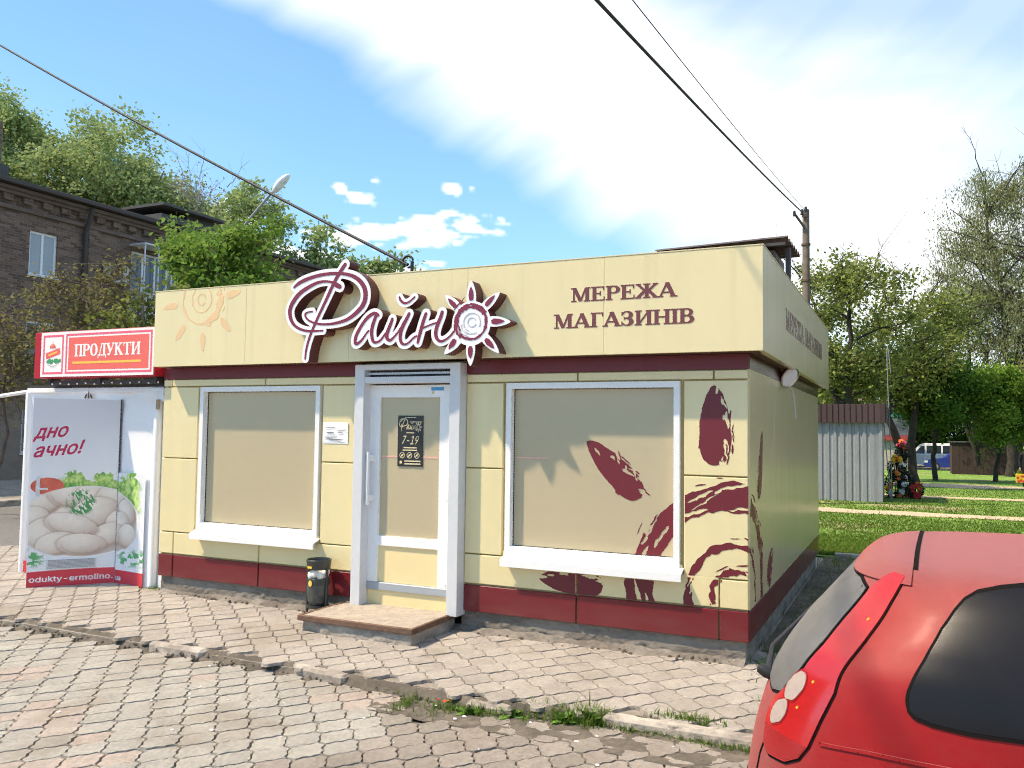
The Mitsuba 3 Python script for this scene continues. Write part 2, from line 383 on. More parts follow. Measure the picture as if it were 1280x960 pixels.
# side wall
for y0, y1 in [(0.0, 1.27), (1.27, 2.54), (2.54, 3.82), (3.82, 5.1)]:
    y0 = .031 if y0 == 0 else y0
    obj('side_panel', bx(-.029, 0, y0, y1 - .004, .376, 2.188, .002), 'cream_panel', shop)
    obj('base_panel', bx(-.029, 0, y0, y1 - .004, .152, .372, .002), 'red_panel', shop)
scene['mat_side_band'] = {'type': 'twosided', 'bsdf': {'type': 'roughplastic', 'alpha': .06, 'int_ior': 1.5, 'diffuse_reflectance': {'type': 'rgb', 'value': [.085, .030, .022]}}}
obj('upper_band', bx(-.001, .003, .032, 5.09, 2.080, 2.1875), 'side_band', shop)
obj('left_wall', bx(XL, XL + .02, .03, 5.09, .15, 2.19), 'cream_panel', shop)
obj('back_wall', bx(XL, 0, 5.09, 5.11, .15, 2.19), 'cream_panel', shop)
pl = cat([bx(XL + .02, -3.30, .035, .12, -.25, .149), bx(-2.30, -.03, .035, .12, -.25, .149), bx(-.12, -.035, .12, 5.08, -.25, .149)]).subdivide_to_size(.06)
pl.vertices[:, 1] += (meshkit.fbm(pl.vertices * 14, 3, 5) - .5) * .02
obj('plinth', pl, 'plinth', shop)
pe = grid(220, 5, lambda u, v: np.c_[-5.65 + 5.62 * u, .06 - .11 * v - .05 * meshkit.noise(np.c_[u * 30, v * 0, v * 0]), .045 * (1 - v) ** 1.5 * (.4 + meshkit.fbm(np.c_[u * 60, v * 3, v * 0], 3)) - .006])
obj('mortar_fillet', pe, 'plinth', shop, True)
# fascia box
fx = np.linspace(-5.608, .131, 6)
for a, b in zip(fx, fx[1:]): obj('fascia_panel', bx(a + .0008, b - .0008, -.2, -.165, ZB, ZT, .0012), 'cream_panel', shop)
fy = np.linspace(-.164, 5.094, 5)
for a, b in zip(fy, fy[1:]): obj('fascia_panel', bx(.096, .131, a + .001, b - .001, ZB, ZT, .0012), 'cream_panel', shop)
obj('fascia_backing', cat([bx(-5.60, .09, -.163, -.13, ZB + .01, ZT - .02), bx(.06, .094, -.13, 5.09, ZB + .01, ZT - .02), bx(-5.608, -5.57, -.165, 5.09, ZB, ZT), bx(-5.57, .06, 5.05, 5.09, ZB, ZT)]), 'cream_panel', shop)
obj('soffit', cat([bx(-5.57, .094, -.13, -.001, ZB + .002, ZB + .02), bx(.001, .06, -.001, 5.05, ZB + .001, ZB + .02)]), 'soffit', shop)
obj('roof', bx(-5.57, .06, -.12, 5.05, 2.62, 2.68), 'roof_dark', shop)
obj('coping', cat([bx(-5.612, .135, -.204, -.13, ZT + .001, ZT + .008), bx(.06, .135, -.13, 5.1, ZT + .001, ZT + .008)]), 'cream_panel', shop)


# windows
def window(x0, x1, nm):
    w = obj('window', cat([bx(x0, x0 + .045, -.012, .07, .70, 1.953), bx(x1 - .045, x1, -.012, .07, .70, 1.953), bx(x0, x1, -.012, .07, 1.953, 1.998), bx(x0, x1, -.012, .07, .640, .70)]), 'pvc', shop)
    obj('pane', bx(x0 + .04, x1 - .04, .055, .066, .69, 1.96), 'film', w)
    obj('gasket', cat([bx(x0 + .045, x0 + .050, .048, .056, .70, 1.953), bx(x1 - .05, x1 - .045, .048, .056, .70, 1.953), bx(x0 + .05, x1 - .05, .048, .056, 1.948, 1.953), bx(x0 + .05, x1 - .05, .048, .056, .70, .705)]), 'dark_slot', w)
    prof = Polygon([(.0, .640), (-.088, .606), (-.095, .606), (-.095, .552), (-.060, .546), (-.060, .554), (-.086, .560), (-.086, .596), (0, .628)])
    m = ext(prof, x1 - x0 + .03); v = m.vertices; m = trimesh.Trimesh(np.c_[x0 - .0 + v[:, 2], v[:, 0], v[:, 1]], m.faces, process=False)
    obj('sill', m, 'pvc', w); obj('sill_shadow_rail', bx(x0 + .02, x1 - .01, -.05, -.002, .56, .59), 'alu_grey', w)
    return w


w1 = window(-5.177, -3.748, '1'); w2 = window(-1.900, -.492, '2')
obj('strip', bx(-1.83, -1.545, .051, .0545, 1.397, 1.409), 'pink_strip', w2, label='short pale red strip at the left of the pane')

# door set
dk = obj('door', cat([bx(-3.226, -3.105, -.005, .045, .315, 1.993), bx(-2.513, -2.406, -.005, .045, .315, 1.993), bx(-3.105, -2.513, -.005, .045, 1.888, 1.993), bx(-3.105, -2.513, -.005, .045, .625, .705)]), 'pvc', shop, label='white half glazed entrance door')
obj('pane', bx(-3.11, -2.508, .018, .03, .70, 1.89), 'film', dk)
obj('panel', bx(-3.11, -2.508, .014, .03, .315, .63), 'door_panel', dk)
obj('kick_rail', bx(-3.228, -2.404, -.014, .045, .248, .313, .004), 'grey_rail', dk)
obj('strip', bx(-3.10, -2.52, .0145, .0175, 1.375, 1.388), 'pink_strip', dk)
hd = cat([tube([(-3.175, -.072, .97), (-3.175, -.072, 1.42)], .014, 10), bx(-3.19, -3.16, -.072, -.004, 1.00, 1.05, .004), bx(-3.19, -3.16, -.072, -.004, 1.34, 1.39, .004)])
obj('handle', hd, 'pvc', dk, 40)
for z in (1.72, 1.02, .33): obj('hinge', cat([tube([(-2.398, -.022, z), (-2.398, -.022, z + .10)], .016, 10), bx(-2.45, -2.398, -.016, -.006, z + .02, z + .08)]), 'pvc', dk, 40)
df = obj('door_frame', cat([bx(-3.304, -3.206, -.11, .05, .12, 2.168, .004), bx(-2.366, -2.268, -.11, .05, .12, 2.168, .004), bx(-3.206, -2.366, -.11, .05, 2.120, 2.168, .004), bx(-3.206, -2.366, -.108, .05, 2.006, 2.060, .004)]), 'alu_grey', shop, label='grey aluminium door surround standing proud of the wall')
obj('jamb', cat([bx(-2.404, -2.367, -.03, .05, .14, 2.004)]), 'pvc', df)
obj('vent_slot', bx(-3.204, -2.368, -.02, .05, 2.062, 2.119), 'dark_slot', df)
obj('slot_bar', bx(-3.204, -2.368, -.05, -.03, 2.082, 2.100), 'alu_grey', df)
obj('threshold', bx(-3.204, -2.405, .006, .05, .11, .247), 'door_panel', df)

# ---------------------------------------------------------------- flat print: the petals and rings of the painted sun
def rough_edge(pts, a, s, seed):
    p = np.asarray(LineString(np.vstack([pts, pts[:1]])).segmentize(.012).coords)[:-1]
    n = np.c_[meshkit.fbm(np.c_[p * s, p[:, :1] * 0], 4, seed), meshkit.fbm(np.c_[p * s, p[:, :1] * 0], 4, seed + 50)] - .5
    return Polygon(p + n * a).buffer(0)


def petal(tip, base, w, seed, torn=1):
    tip, base = np.array(tip), np.array(base); d = base - tip; L = np.linalg.norm(d); d /= L; n = np.array([-d[1], d[0]])
    t = np.linspace(0, 1, 40); h = w / 2 * (.52 + .48 * np.sin(np.pi / 2 * np.clip(t / .68, 0, 1)) ** 1.3) * np.power(1 - np.abs(2 * t - 1) ** 4.5, .55)
    h = np.where(t < .1, h * .9, h); P_ = np.vstack([tip + np.outer(t * L, d) + np.outer(h, n), (tip + np.outer(t * L, d) - np.outer(h * .98, n))[::-1]])
    g = rough_edge(P_, .016, 22, seed)
    rg = np.random.default_rng(seed)
    # torn brush marks along one edge
    for k in range(16 if torn else 0):
        s = rg.uniform(.03, .99); hh = np.interp(s, t, h); c = tip + d * s * L + n * torn * hh * rg.uniform(.55, .98)
        if s < .2: c = tip + d * s * L + n * torn * hh * rg.uniform(-.4, .8)
        e = affinity.rotate(affinity.scale(Point(c).buffer(1, 8), rg.uniform(.015, .05), rg.uniform(.005, .012)), math.degrees(math.atan2(d[1], d[0])) + rg.normal(0, 16))
        g = g.difference(rough_edge(np.array(e.exterior.coords)[:-1], .016, 40, seed + k))
    for k in range(12 if torn else 0):
        s = rg.uniform(.35, 1.02); hh = np.interp(min(s, .97), t, h); c = tip + d * s * L + n * torn * (hh + .012) * (1 if k < 9 else rg.uniform(-1, 1))
        e = affinity.rotate(affinity.scale(Point(c).buffer(1, 8), rg.uniform(.012, .035), rg.uniform(.003, .006)), math.degrees(math.atan2(d[1], d[0])) + rg.normal(0, 12))
        g = g.union(e)
    return g


def ring(c, r0, r1, a0, a1, seed, amp, frq, marks=0, mw=(.03, .10), mh=(.006, .014)):
    th = np.radians(np.linspace(a0, a1, 260)); o = np.c_[np.cos(th), np.sin(th)]
    n0 = meshkit.fbm(np.c_[th * frq, th * 0, th * 0], 4, seed) - .5; n1 = meshkit.fbm(np.c_[th * frq, th * 0 + 7, th * 0], 4, seed + 9) - .5
    P_ = np.vstack([c + o * (r1 + amp * n1)[:, None], (c + o * (r0 + amp * n0)[:, None])[::-1]])
    g = Polygon(P_).buffer(0); rg = np.random.default_rng(seed)
    for k in range(marks):
        t = math.radians(rg.uniform(a0, a1)); r = rg.uniform(r0 - .02, r1 + .02); p = np.array(c) + np.array([math.cos(t), math.sin(t)]) * r
        e = affinity.rotate(affinity.scale(Point(p).buffer(1, 8), rg.uniform(*mw), rg.uniform(*mh)), math.degrees(t) + 90 + rg.normal(0, 14))
        g = g.difference(rough_edge(np.array(e.exterior.coords)[:-1], .03, 26, seed + k))
    for k in range(marks // 3):
        t = math.radians(rg.uniform(a0, a1)); p = np.array(c) + np.array([math.cos(t), math.sin(t)]) * (r1 + rg.uniform(.02, .05))
        e = affinity.rotate(affinity.scale(Point(p).buffer(1, 8), rg.uniform(.02, .07), rg.uniform(.003, .008)), math.degrees(t) + 90 + rg.normal(0, 8))
        g = g.union(rough_edge(np.array(e.exterior.coords)[:-1], .012, 40, seed + k))
    return g


SC = (-.085, .462)
ringO = ring(SC, .610, .80, -20, 200, 3, .085, 5, 26, (.03, .14), (.006, .016)); ringM = ring(SC, .325, .375, -20, 200, 5, .05, 4, 8, (.02, .06), (.004, .008)); ringI = ring(SC, .155, .195, -20, 200, 8, .035, 5, 10, (.02, .05), (.004, .010))
pet1, pet2, pet3 = petal((-.243, 1.965), (-.235, 1.385), .235, 21, 1), petal((-1.232, 1.548), (-.80, 1.125), .215, 22, 1), petal((-1.60, .478), (-1.075, .452), .20, 23, 1)
joints = unary_union([sbox(-9, 1.309 - .008, 1, 1.309 + .008), sbox(-9, .585 - .008, 1, .585 + .008), sbox(-.207 - .008, .1, -.207 + .008, .585), sbox(-1.29 - .008, .1, -1.29 + .008, .6)])
frame_o, glass = sbox(-1.935, .53, -.455, 2.0), sbox(-1.85, .706, -.542, 1.946)
def pieces(g_):
    ps = sorted(polys(g_), key=lambda q: -q.area); big = [q for q in ps if q.area > .004] or ps[:1]
    out = [[q] for q in big]
    for q in ps[len(big):]: min(out, key=lambda o: o[0].distance(q)).append(q)
    return [unary_union(o) for o in out]


clipO = ringO.intersection(sbox(-1.9, .376, -.004, 2.0)).difference(frame_o).difference(joints)
for nm_, g_ in (('petal_print', pet1), ('petal_print', pet3), *[('ring_print', q) for q in pieces(clipO)], ('ring_print', ringM), ('ring_print', ringI)):
    obj(nm_, on_front(g_.intersection(sbox(-1.9, .376, -.004, 2.0)).difference(frame_o).difference(joints), -.0025, .002), 'print_red', shop)
obj('petal_print', on_front(pet2, .0525, .002), 'print_red', w2); [obj('ring_print', on_front(q, .0525, .002), 'print_red', w2) for q in pieces(ringO.intersection(glass))]
# on the side wall
for nm_, g_ in (('ring_print', ring((-.10, .462), .60, .72, -10, 75, 33, .09, 5, 22)), ('petal_print', petal((.60, 1.64), (.44, 1.13), .17, 31, -1)), ('petal_print', petal((1.13, .68), (.86, .44), .20, 32, 1)), ('ring_print', ring((-.1, .462), .33, .37, -10, 80, 35, .05, 5, 6))):
    obj(nm_, on_side(g_.intersection(sbox(.006, .378, 1.26, 2.1)), .0025, .002), 'print_red', shop)
# faded sun on the fascia
FC = (-5.005, 2.815)
fade = unary_union([ring(FC, .225, .245, 150, 395, 51, .03, 4), ring(FC, .20, .262, 285, 380, 52, .06, 6, 6, (.03, .08), (.003, .006)), ring(FC, .115, .128, 130, 410, 53, .02, 5), ring(FC, .045, .06, 0, 330, 54, .02, 5)])
for a, b, w in [((-5.31, 2.775), (-5.49, 2.752), .06), ((-5.21, 2.575), (-5.32, 2.435), .065), ((-4.98, 2.50), (-4.972, 2.315), .06), ((-4.765, 2.625), (-4.645, 2.50), .07), ((-4.705, 2.83), (-4.53, 2.865), .07)]:
    fade = fade.union(petal(b, a, w, int(abs(a[0] * 1000)), 0).buffer(.004).buffer(-.004))
obj('faded_sun_print', on_front(fade.intersection(sbox(-5.60, ZB, -4.46, ZT - .004)), -.2022, .002), 'print_peach', shop, label='pale peach sun print at the left end of the fascia')

# ---------------------------------------------------------------- lettering
def bar(a, b, w): return LineString([a, b]).buffer(w / 2, cap_style=2)


def stem(x, w=.2, o=.085, h=.07, top=True, bot=True):
    g = sbox(x, 0, x + w, 1)
    if top: g = g.union(sbox(x - o, 1 - h, x + w + o, 1))
    if bot: g = g.union(sbox(x - o, 0, x + w + o, h))
    return g


def tick(x, y, d, w=.065, l=.22): return Polygon([(x - w / 2, y), (x + w / 2, y), (x + w * .5, y + d * l), (x - w * .1, y + d * l)])
def ell(cx, cy, rx, ry): return affinity.scale(Point(cx, cy).buffer(1, 24), rx, ry)
def sq(x, y, X, Y): return sbox(x, y, X, Y)


def glyph(c):
    U = unary_union
    if c == 'М': return U([sq(.0, 0, .30, .07), sq(.115, 0, .195, 1), sq(-.02, .93, .2, 1), bar((.19, .98), (.56, .04), .2), bar((.56, .04), (.88, .98), .09), sq(.86, 0, 1.06, 1), sq(.77, 0, 1.14, .07), sq(.88, .93, 1.14, 1)]).intersection(sq(-.1, 0, 1.2, 1)), 1.2
    if c == 'Е': return U([stem(.1), sq(.1, .93, .78, 1), sq(.1, 0, .80, .07), sq(.2, .475, .56, .545), tick(.745, .95, -1), tick(.775, .05, 1), tick(.545, .51, 1, l=.15), tick(.545, .51, -1, l=.15)]), .88
    if c == 'Р': return U([stem(.1, bot=True), ell(.47, .725, .36, .275).difference(ell(.44, .725, .175, .205)).intersection(sq(.3, .4, 1, 1))]), .87
    if c == 'Ж': return U([sq(.53, 0, .73, 1), sq(.44, 0, .82, .07), sq(.44, .93, .82, 1), bar((.12, .97), (.53, .50), .13), bar((.53, .52), (.1, .02), .17), bar((1.14, .97), (.73, .5), .13), bar((.73, .52), (1.16, .02), .17), sq(-.02, 0, .30, .07), sq(.0, .93, .28, 1), sq(.96, 0, 1.28, .07), sq(.98, .93, 1.26, 1)]).intersection(sq(-.1, 0, 1.4, 1)), 1.28
    if c == 'А': return U([bar((.10, .0), (.50, 1.0), .095), bar((.48, 1.02), (.86, 0), .22), sq(.22, .28, .74, .36), sq(-.04, 0, .27, .07), sq(.66, 0, 1.06, .07)]).intersection(sq(-.1, 0, 1.2, 1)), 1.04
    if c == 'Г': return U([stem(.1), sq(.1, .93, .74, 1), tick(.705, .95, -1)]), .76
    if c == 'З': 
        a = U([ell(.36, .74, .33, .27).difference(ell(.31, .74, .16, .195)), ell(.37, .28, .36, .29).difference(ell(.31, .27, .17, .205))]).difference(sq(-.2, .18, .18, .80)).difference(sq(-.2, .2, .10, .9))
        return U([a, sq(.22, .485, .46, .56), tick(.06, .72, 1, l=.24), tick(.06, .28, -1, l=.24)]).intersection(sq(-.1, 0, 1, 1)), .80
    if c == 'И': return U([stem(.1), stem(.72), bar((.26, .12), (.76, .90), .085)]), 1.04
    if c == 'Н': return U([stem(.1), stem(.70), sq(.25, .46, .75, .54)]), 1.02
    if c == 'І': return stem(.1), .42
    if c == 'В': return U([stem(.1), ell(.45, .745, .33, .255).difference(ell(.42, .745, .165, .185)).intersection(sq(.28, .4, 1, 1)), ell(.47, .275, .38, .275).difference(ell(.43, .275, .185, .205)).intersection(sq(.28, 0, 1, .6))]), .92
    if c == 'П': return U([stem(.1), stem(.66), sq(.1, .93, .8, 1)]), .98
    if c == 'О': return ell(.45, .5, .43, .51).difference(ell(.45, .5, .215, .44)), .92
    if c == 'Д': return U([bar((.2, .05), (.46, 1), .085), sq(.64, 0, .84, 1), sq(.38, .93, .92, 1), sq(.02, 0, .97, .075), sq(.02, -.2, .085, .05), sq(.905, -.2, .97, .05)]), 1.0
    if c == 'У': return U([bar((.12, .96), (.47, .30), .20), bar((.80, .96), (.36, .06), .085), sq(-.04, .93, .36, 1), sq(.62, .93, .94, 1), ell(.27, .08, .12, .085)]).intersection(sq(-.1, 0, 1, 1)), .92
    if c == 'К': return U([stem(.1), bar((.28, .46), (.70, .97), .10), bar((.40, .60), (.80, .02), .2), sq(.56, .93, .86, 1), sq(.62, 0, 1.0, .07)]).intersection(sq(-.1, 0, 1.1, 1)), 1.0
    if c == 'Т': return U([sq(.33, 0, .53, 1), sq(.22, 0, .64, .07), sq(.0, .93, .86, 1), tick(.035, .95, -1), tick(.825, .95, -1)]), .9


def word(text, x0, x1, z, h):
    adv = [glyph(c) for c in text]; tot = sum(a for _, a in adv); sx = (x1 - x0) / (tot * h - .05 * h) * h; out, x = [], x0 
    for g, a in adv:
        out.append(affinity.affine_transform(g, [sx, 0, 0, h, x, z]).buffer(h * .012, join_style=2)); x += a * sx
    return out


for g in word('МЕРЕЖА', -1.275, -.474, 2.594, .105) + word('МАГАЗИНІВ', -1.413, -.34, 2.397, .107): obj('letter', on_front(g, -.203, .0025), 'letter_brown', shop)
for g in word('МЕРЕЖА', 1.0, 2.30, 2.47, .175) + word('МАГАЗИНІВ', 2.45, 4.18, 2.47, .175): obj('letter', on_side(g, .134, .0025), 'letter_brown', shop)

# the raised script sign
STROKES = {
 'F': [[[-3.27,3.001,.0259],[-3.314,2.946,.028],[-3.372,2.865,.026],[-3.418,2.783,.024],[-3.499,2.637,.0201],[-3.569,2.51,.0191],[-3.621,2.401,.0171],[-3.655,2.292,.0141],[-3.665,2.211,.0101]],[[-3.389,2.853,.026],[-3.359,2.834,.036],[-3.322,2.815,.0339]],
  [[-3.805,2.836,.0123],[-3.756,2.869,.0246],[-3.656,2.903,.0265],[-3.532,2.926,.0243],[-3.398,2.932,.0221],[-3.277,2.921,.0219],[-3.181,2.893,.0277],[-3.109,2.844,.0335],[-3.066,2.782,.0373],[-3.056,2.723,.0372],[-3.074,2.655,.0353],[-3.137,2.59,.0314],[-3.218,2.54,.0256],[-3.325,2.51,.0198],[-3.446,2.5,.015],[-3.544,2.509,.0141],[-3.619,2.532,.0121],[-3.664,2.564,.0121],[-3.677,2.595,.0122],[-3.647,2.612,.0101],[-3.603,2.617,.0081]],
  [[-3.383,2.851,.016],[-3.457,2.868,.0161],[-3.555,2.862,.0222],[-3.653,2.827,.0285],[-3.74,2.781,.0327],[-3.807,2.714,.0348],[-3.843,2.644,.0328],[-3.835,2.572,.0286],[-3.794,2.509,.0224],[-3.73,2.471,.0183],[-3.641,2.45,.0151],[-3.554,2.447,.012],[-3.487,2.447,.01]]],
 'a': [[[-2.93,2.555,.0247],[-2.969,2.57,.0233],[-3.012,2.552,.0234],[-3.072,2.496,.022],[-3.122,2.425,.0235],[-3.149,2.36,.0235],[-3.144,2.324,.022],[-3.111,2.333,.0176],[-3.068,2.371,.0117],[-3.017,2.428,.0102]],[[-2.943,2.563,.0189],[-2.971,2.492,.0262],[-2.987,2.427,.0262],[-2.983,2.376,.0247],[-2.963,2.333,.0203],[-2.924,2.332,.0145],[-2.886,2.358,.0116],[-2.841,2.407,.0101]]],
 'i': [[[-2.788,2.516,.0187],[-2.812,2.456,.0245],[-2.836,2.392,.0259],[-2.834,2.358,.0245],[-2.809,2.342,.0201],[-2.776,2.361,.0129],[-2.727,2.41,.01],[-2.679,2.486,.01]],[[-2.628,2.552,.02],[-2.67,2.479,.0257],[-2.702,2.409,.0257],[-2.707,2.352,.0229],[-2.689,2.312,.0185],[-2.658,2.304,.0128],[-2.609,2.331,.0099],[-2.552,2.368,.0085]]],
 'b': [[[-2.723,2.693,.0101],[-2.708,2.663,.0158],[-2.674,2.641,.0129],[-2.632,2.649,.01],[-2.579,2.686,.0086]]],
 'n': [[[-2.47,2.545,.0198],[-2.497,2.472,.024],[-2.52,2.395,.024],[-2.542,2.314,.0156]],[[-2.512,2.423,.0099],[-2.448,2.447,.0085],[-2.375,2.467,.0084]],[[-2.321,2.55,.0224],[-2.351,2.473,.0256],[-2.375,2.401,.0256],[-2.367,2.345,.0224],[-2.335,2.319,.0175],[-2.289,2.328,.0127],[-2.245,2.357,.0111],[-2.205,2.399,.0111]]]}
RAYS = [((-2.062, 2.618), (-2.065, 2.767), .0757), ((-1.947, 2.572), (-1.832, 2.668), .070), ((-1.898, 2.459), (-1.741, 2.45), .0742), ((-1.944, 2.338), (-1.831, 2.226), .0697), ((-2.062, 2.284), (-2.062, 2.135), .0719), ((-2.177, 2.323), (-2.283, 2.227), .0712), ((-2.186, 2.58), (-2.283, 2.673), .0685)]
REDR = [((-2.062, 2.632), (-2.066, 2.736), .041), ((-1.935, 2.583), (-1.858, 2.66), .0375), ((-1.883, 2.455), (-1.769, 2.456), .0417), ((-1.935, 2.321), (-1.854, 2.249), .0418), ((-2.063, 2.271), (-2.063, 2.172), .0406), ((-2.197, 2.33), (-2.256, 2.253), .0428), ((-2.197, 2.583), (-2.269, 2.656), .0398)]


def brush(pts, k=1.0):
    p = spline(pts, 8 * len(pts)); return unary_union([unary_union([Point(a[:2]).buffer(max(a[2], .004) / 2 + .0022, 8), Point(b[:2]).buffer(max(b[2], .004) / 2 + .0022, 8)]).convex_hull for a, b in zip(p, p[1:])])


def leafp(a, b, w, sharp=.8):
    a, b = np.array(a), np.array(b); d = b - a; L = np.linalg.norm(d); d /= L; n = np.array([-d[1], d[0]]); t = np.linspace(0, 1, 24)
    h = w / 2 * np.sin(np.pi * np.clip(t * .93 + .07, 0, 1) ** sharp) ** .75
    return Polygon(np.vstack([a + np.outer(t * L, d) + np.outer(h, n), (a + np.outer(t * L, d) - np.outer(h, n))[::-1]])).buffer(0)


glyphs = {k: unary_union([brush(s) for s in v]) for k, v in STROKES.items()}
body = unary_union([glyphs[k].buffer(.029, 8) for k in 'Fain'] + [affinity.scale(Point(-2.061, 2.450).buffer(1, 40), .170, .176)] + [leafp(np.array(a) - (np.array(b) - a) * .35, np.array(b) + (np.array(b) - a) * .10, w, .85).buffer(.004) for a, b, w in RAYS]).buffer(.003).buffer(-.003)
body = unary_union([Polygon(p.exterior, [h for h in p.interiors if Polygon(h).area > .013 and Polygon(h).centroid.x < -3.1]) for p in polys(body)])
# the counter of the capital's curl is white, the wide counters stay open
body = body.union(ell(-3.62, 2.565, .05, .04))
brv = glyphs['b'].buffer(.026, 8)
sign = thing('shop_sign', 'raised white script sign with dark red strokes and a sun for its last letter', 'shop sign')
obj('letter_backing', on_front(body, -.325, .124), 'sign_side', sign); obj('letter_backing', on_front(brv, -.325, .124), 'sign_side', sign)
obj('letter_face', on_front(body, -.331, .0055), 'sign_white', sign); obj('letter_face', on_front(brv, -.331, .0055), 'sign_white', sign)
for k in 'Faibn': obj('letter_stroke', on_front(glyphs[k], -.335, .0035), 'sign_red', sign)
sun_red = ring((-2.059, 2.456), .118, .142, -28, 35, 71, .02, 6).union(ring((-2.059, 2.456), .112, .152, 30, 232, 72, .022, 7, 5, (.012, .03), (.003, .005))).union(ring((-2.059, 2.456), .122, .140, 230, 335, 73, .014, 6))
obj('sun_ring', on_front(sun_red, -.335, .0035), 'sign_red', sign)
spir = unary_union([ring((-2.052, 2.458), .070, .076, -30, 250, 74, .006, 6), ring((-2.052, 2.458), .034, .039, 20, 340, 75, .004, 6), ring((-2.052, 2.455), .085, .090, 190, 300, 76, .012, 9, 6, (.008, .02), (.002, .004)), ring((-2.052, 2.458), .098, .101, 190, 250, 77, .008, 9)])
obj('sun_spiral', on_front(spir, -.335, .0035), 'sign_grey', sign)
for a, b, w in REDR: obj('sun_ray', on_front(rough_edge(np.array(leafp(a, b, w * 1.05, .75).exterior.coords)[:-1], .008, 60, int(1000 * w)), -.335, .0035), 'sign_red', sign)

# notice, hours plate and sticker on the door
nm = grid(14, 10, lambda u, v: np.c_[-3.706 + .270 * u, -.004 - .010 * meshkit.fbm(np.c_[u * 2.5, v * 4, 0 * u], 3, 2) * np.minimum(1, 6 * np.minimum(v, 1 - v) + .2), 1.482 + .189 * v])
note = obj('paper_notice', nm, 'paper', smooth=True, label='creased white paper notice taped on the wall left of the door', cat='notice')
nr = np.random.default_rng(3)
scr = [bar((-3.675 + nr.uniform(0, .03), z), (-3.60 + nr.uniform(0, .13), z + nr.uniform(-.004, .004)), .006) for z in (1.622, 1.582, 1.577, 1.548)] + [Polygon([(-3.69, 1.535), (-3.60, 1.528), (-3.47, 1.519), (-3.50, 1.512), (-3.62, 1.516)]), bar((-3.54, 1.60), (-3.45, 1.604), .006), bar((-3.54, 1.578), (-3.49, 1.582), .006)]
obj('handwriting', on_front(unary_union(scr), -.0165, .001), 'ink', note)
hp = obj('hours_plate', bx(-2.930, -2.682, .008, .014, 1.303, 1.733), 'black_sign', label='black opening hours plate reading 7-19 on the door pane', cat='sign')


def txt(s, h, m, parent, x, y, z, bold=False, shear=0., width=None, name='print'):
    t = meshkit.text_mesh(s, h, .001, bold); v = t.vertices.copy()
    if width: v[:, 0] *= width / max(v[:, 0].max(), 1e-6)
    v[:, 0] += shear * v[:, 1]
    obj(name, trimesh.Trimesh(np.c_[x + v[:, 0], y - v[:, 2], z + v[:, 1]], t.faces, process=False), m, parent)


txt('7-19', .072, 'gold_print', hp, -2.898, .0078, 1.490, shear=.25, width=.165)
mini = unary_union([affinity.affine_transform(glyphs[k], [.106, 0, 0, .145, -2.508, 1.282]) for k in 'Faibn'] + [affinity.affine_transform(leafp(a, b, w), [.106, 0, 0, .145, -2.508, 1.282]) for a, b, w in RAYS] + [affinity.affine_transform(sun_red, [.106, 0, 0, .145, -2.508, 1.282])])
obj('print', on_front(mini.buffer(.0010), .0068, .001), 'gold_print', hp)
obj('print', on_front(unary_union([bar((-2.86, 1.717), (-2.75, 1.717), .006), bar((-2.81, 1.680), (-2.69, 1.680), .007), bar((-2.845, 1.588), (-2.765, 1.588), .007), bar((-2.87, 1.462), (-2.74, 1.462), .010), bar((-2.88, 1.440), (-2.735, 1.440), .010), bar((-2.86, 1.348), (-2.70, 1.348), .011), bar((-2.86, 1.325), (-2.70, 1.325), .011), Point(-2.895, 1.337).buffer(.013)]), .0068, .001), 'gold_print', hp)
obj('print', on_front(unary_union([Point(-2.882 + .072 * k, 1.397).buffer(.026).difference(Point(-2.882 + .072 * k, 1.397).buffer(.021)).union(bar((-2.896 + .072 * k, 1.385), (-2.868 + .072 * k, 1.409), .008)).union(Point(-2.882 + .072 * k, 1.397).buffer(.009)) for k in range(3)]), .0068, .001), 'gold_print', hp)
stk = obj('door_sticker', bx(-2.60, -2.475, -.0072, -.0055, 1.905, 1.975), 'paper', label='small blue and white sticker at the top corner of the door', cat='sticker')
obj('print', bx(-2.598, -2.477, -.0088, -.0074, 1.944, 1.973), 'blue_ink', stk); obj('print', bx(-2.592, -2.565, -.0086, -.0074, 1.915, 1.938), 'gold_print', stk)

# entrance step
step = thing('entrance_step', 'low concrete step with a rusty angle iron rim under the shop door', 'step')
sl = cat([bx(-3.375, -2.36, -.645, .03, -.1, .094, .006)]).subdivide_to_size(.04)
nn = meshkit.fbm(sl.vertices * 12, 4, 6) - .5; nb = np.clip((-2.9 - sl.vertices[:, 0]) / .5, 0, 1)
sl.vertices[:, 1] += np.where(sl.vertices[:, 1] < -.6, nn * .03 + .035 * np.maximum(meshkit.fbm(sl.vertices * 7, 3, 15) - .42, 0) * 3 * nb, 0); sl.vertices[:, 0] += np.where(sl.vertices[:, 0] > -2.4, nn * .02, 0)
obj('base', sl, 'concrete', step)
obj('rim', cat([bx(-3.405, -2.335, -.672, -.640, .088, .131, .004), bx(-2.365, -2.335, -.640, -.02, .088, .131, .004), bx(-3.405, -3.375, -.640, -.02, .088, .131, .004)]), 'rust', step)
obj('top', grid(80, 60, lambda u, v: np.c_[-3.375 + 1.01 * u, -.64 + .65 * v, .121 + .010 * meshkit.fbm(np.c_[u * 14, v * 10, 0 * u], 4, 9)]), 'step_top', step, True)

# litter bin
bn = thing('litter_bin', 'black round litter bin on a post with yellow stickers beside the step', 'litter bin')
BC = np.array([-3.605, -.15])


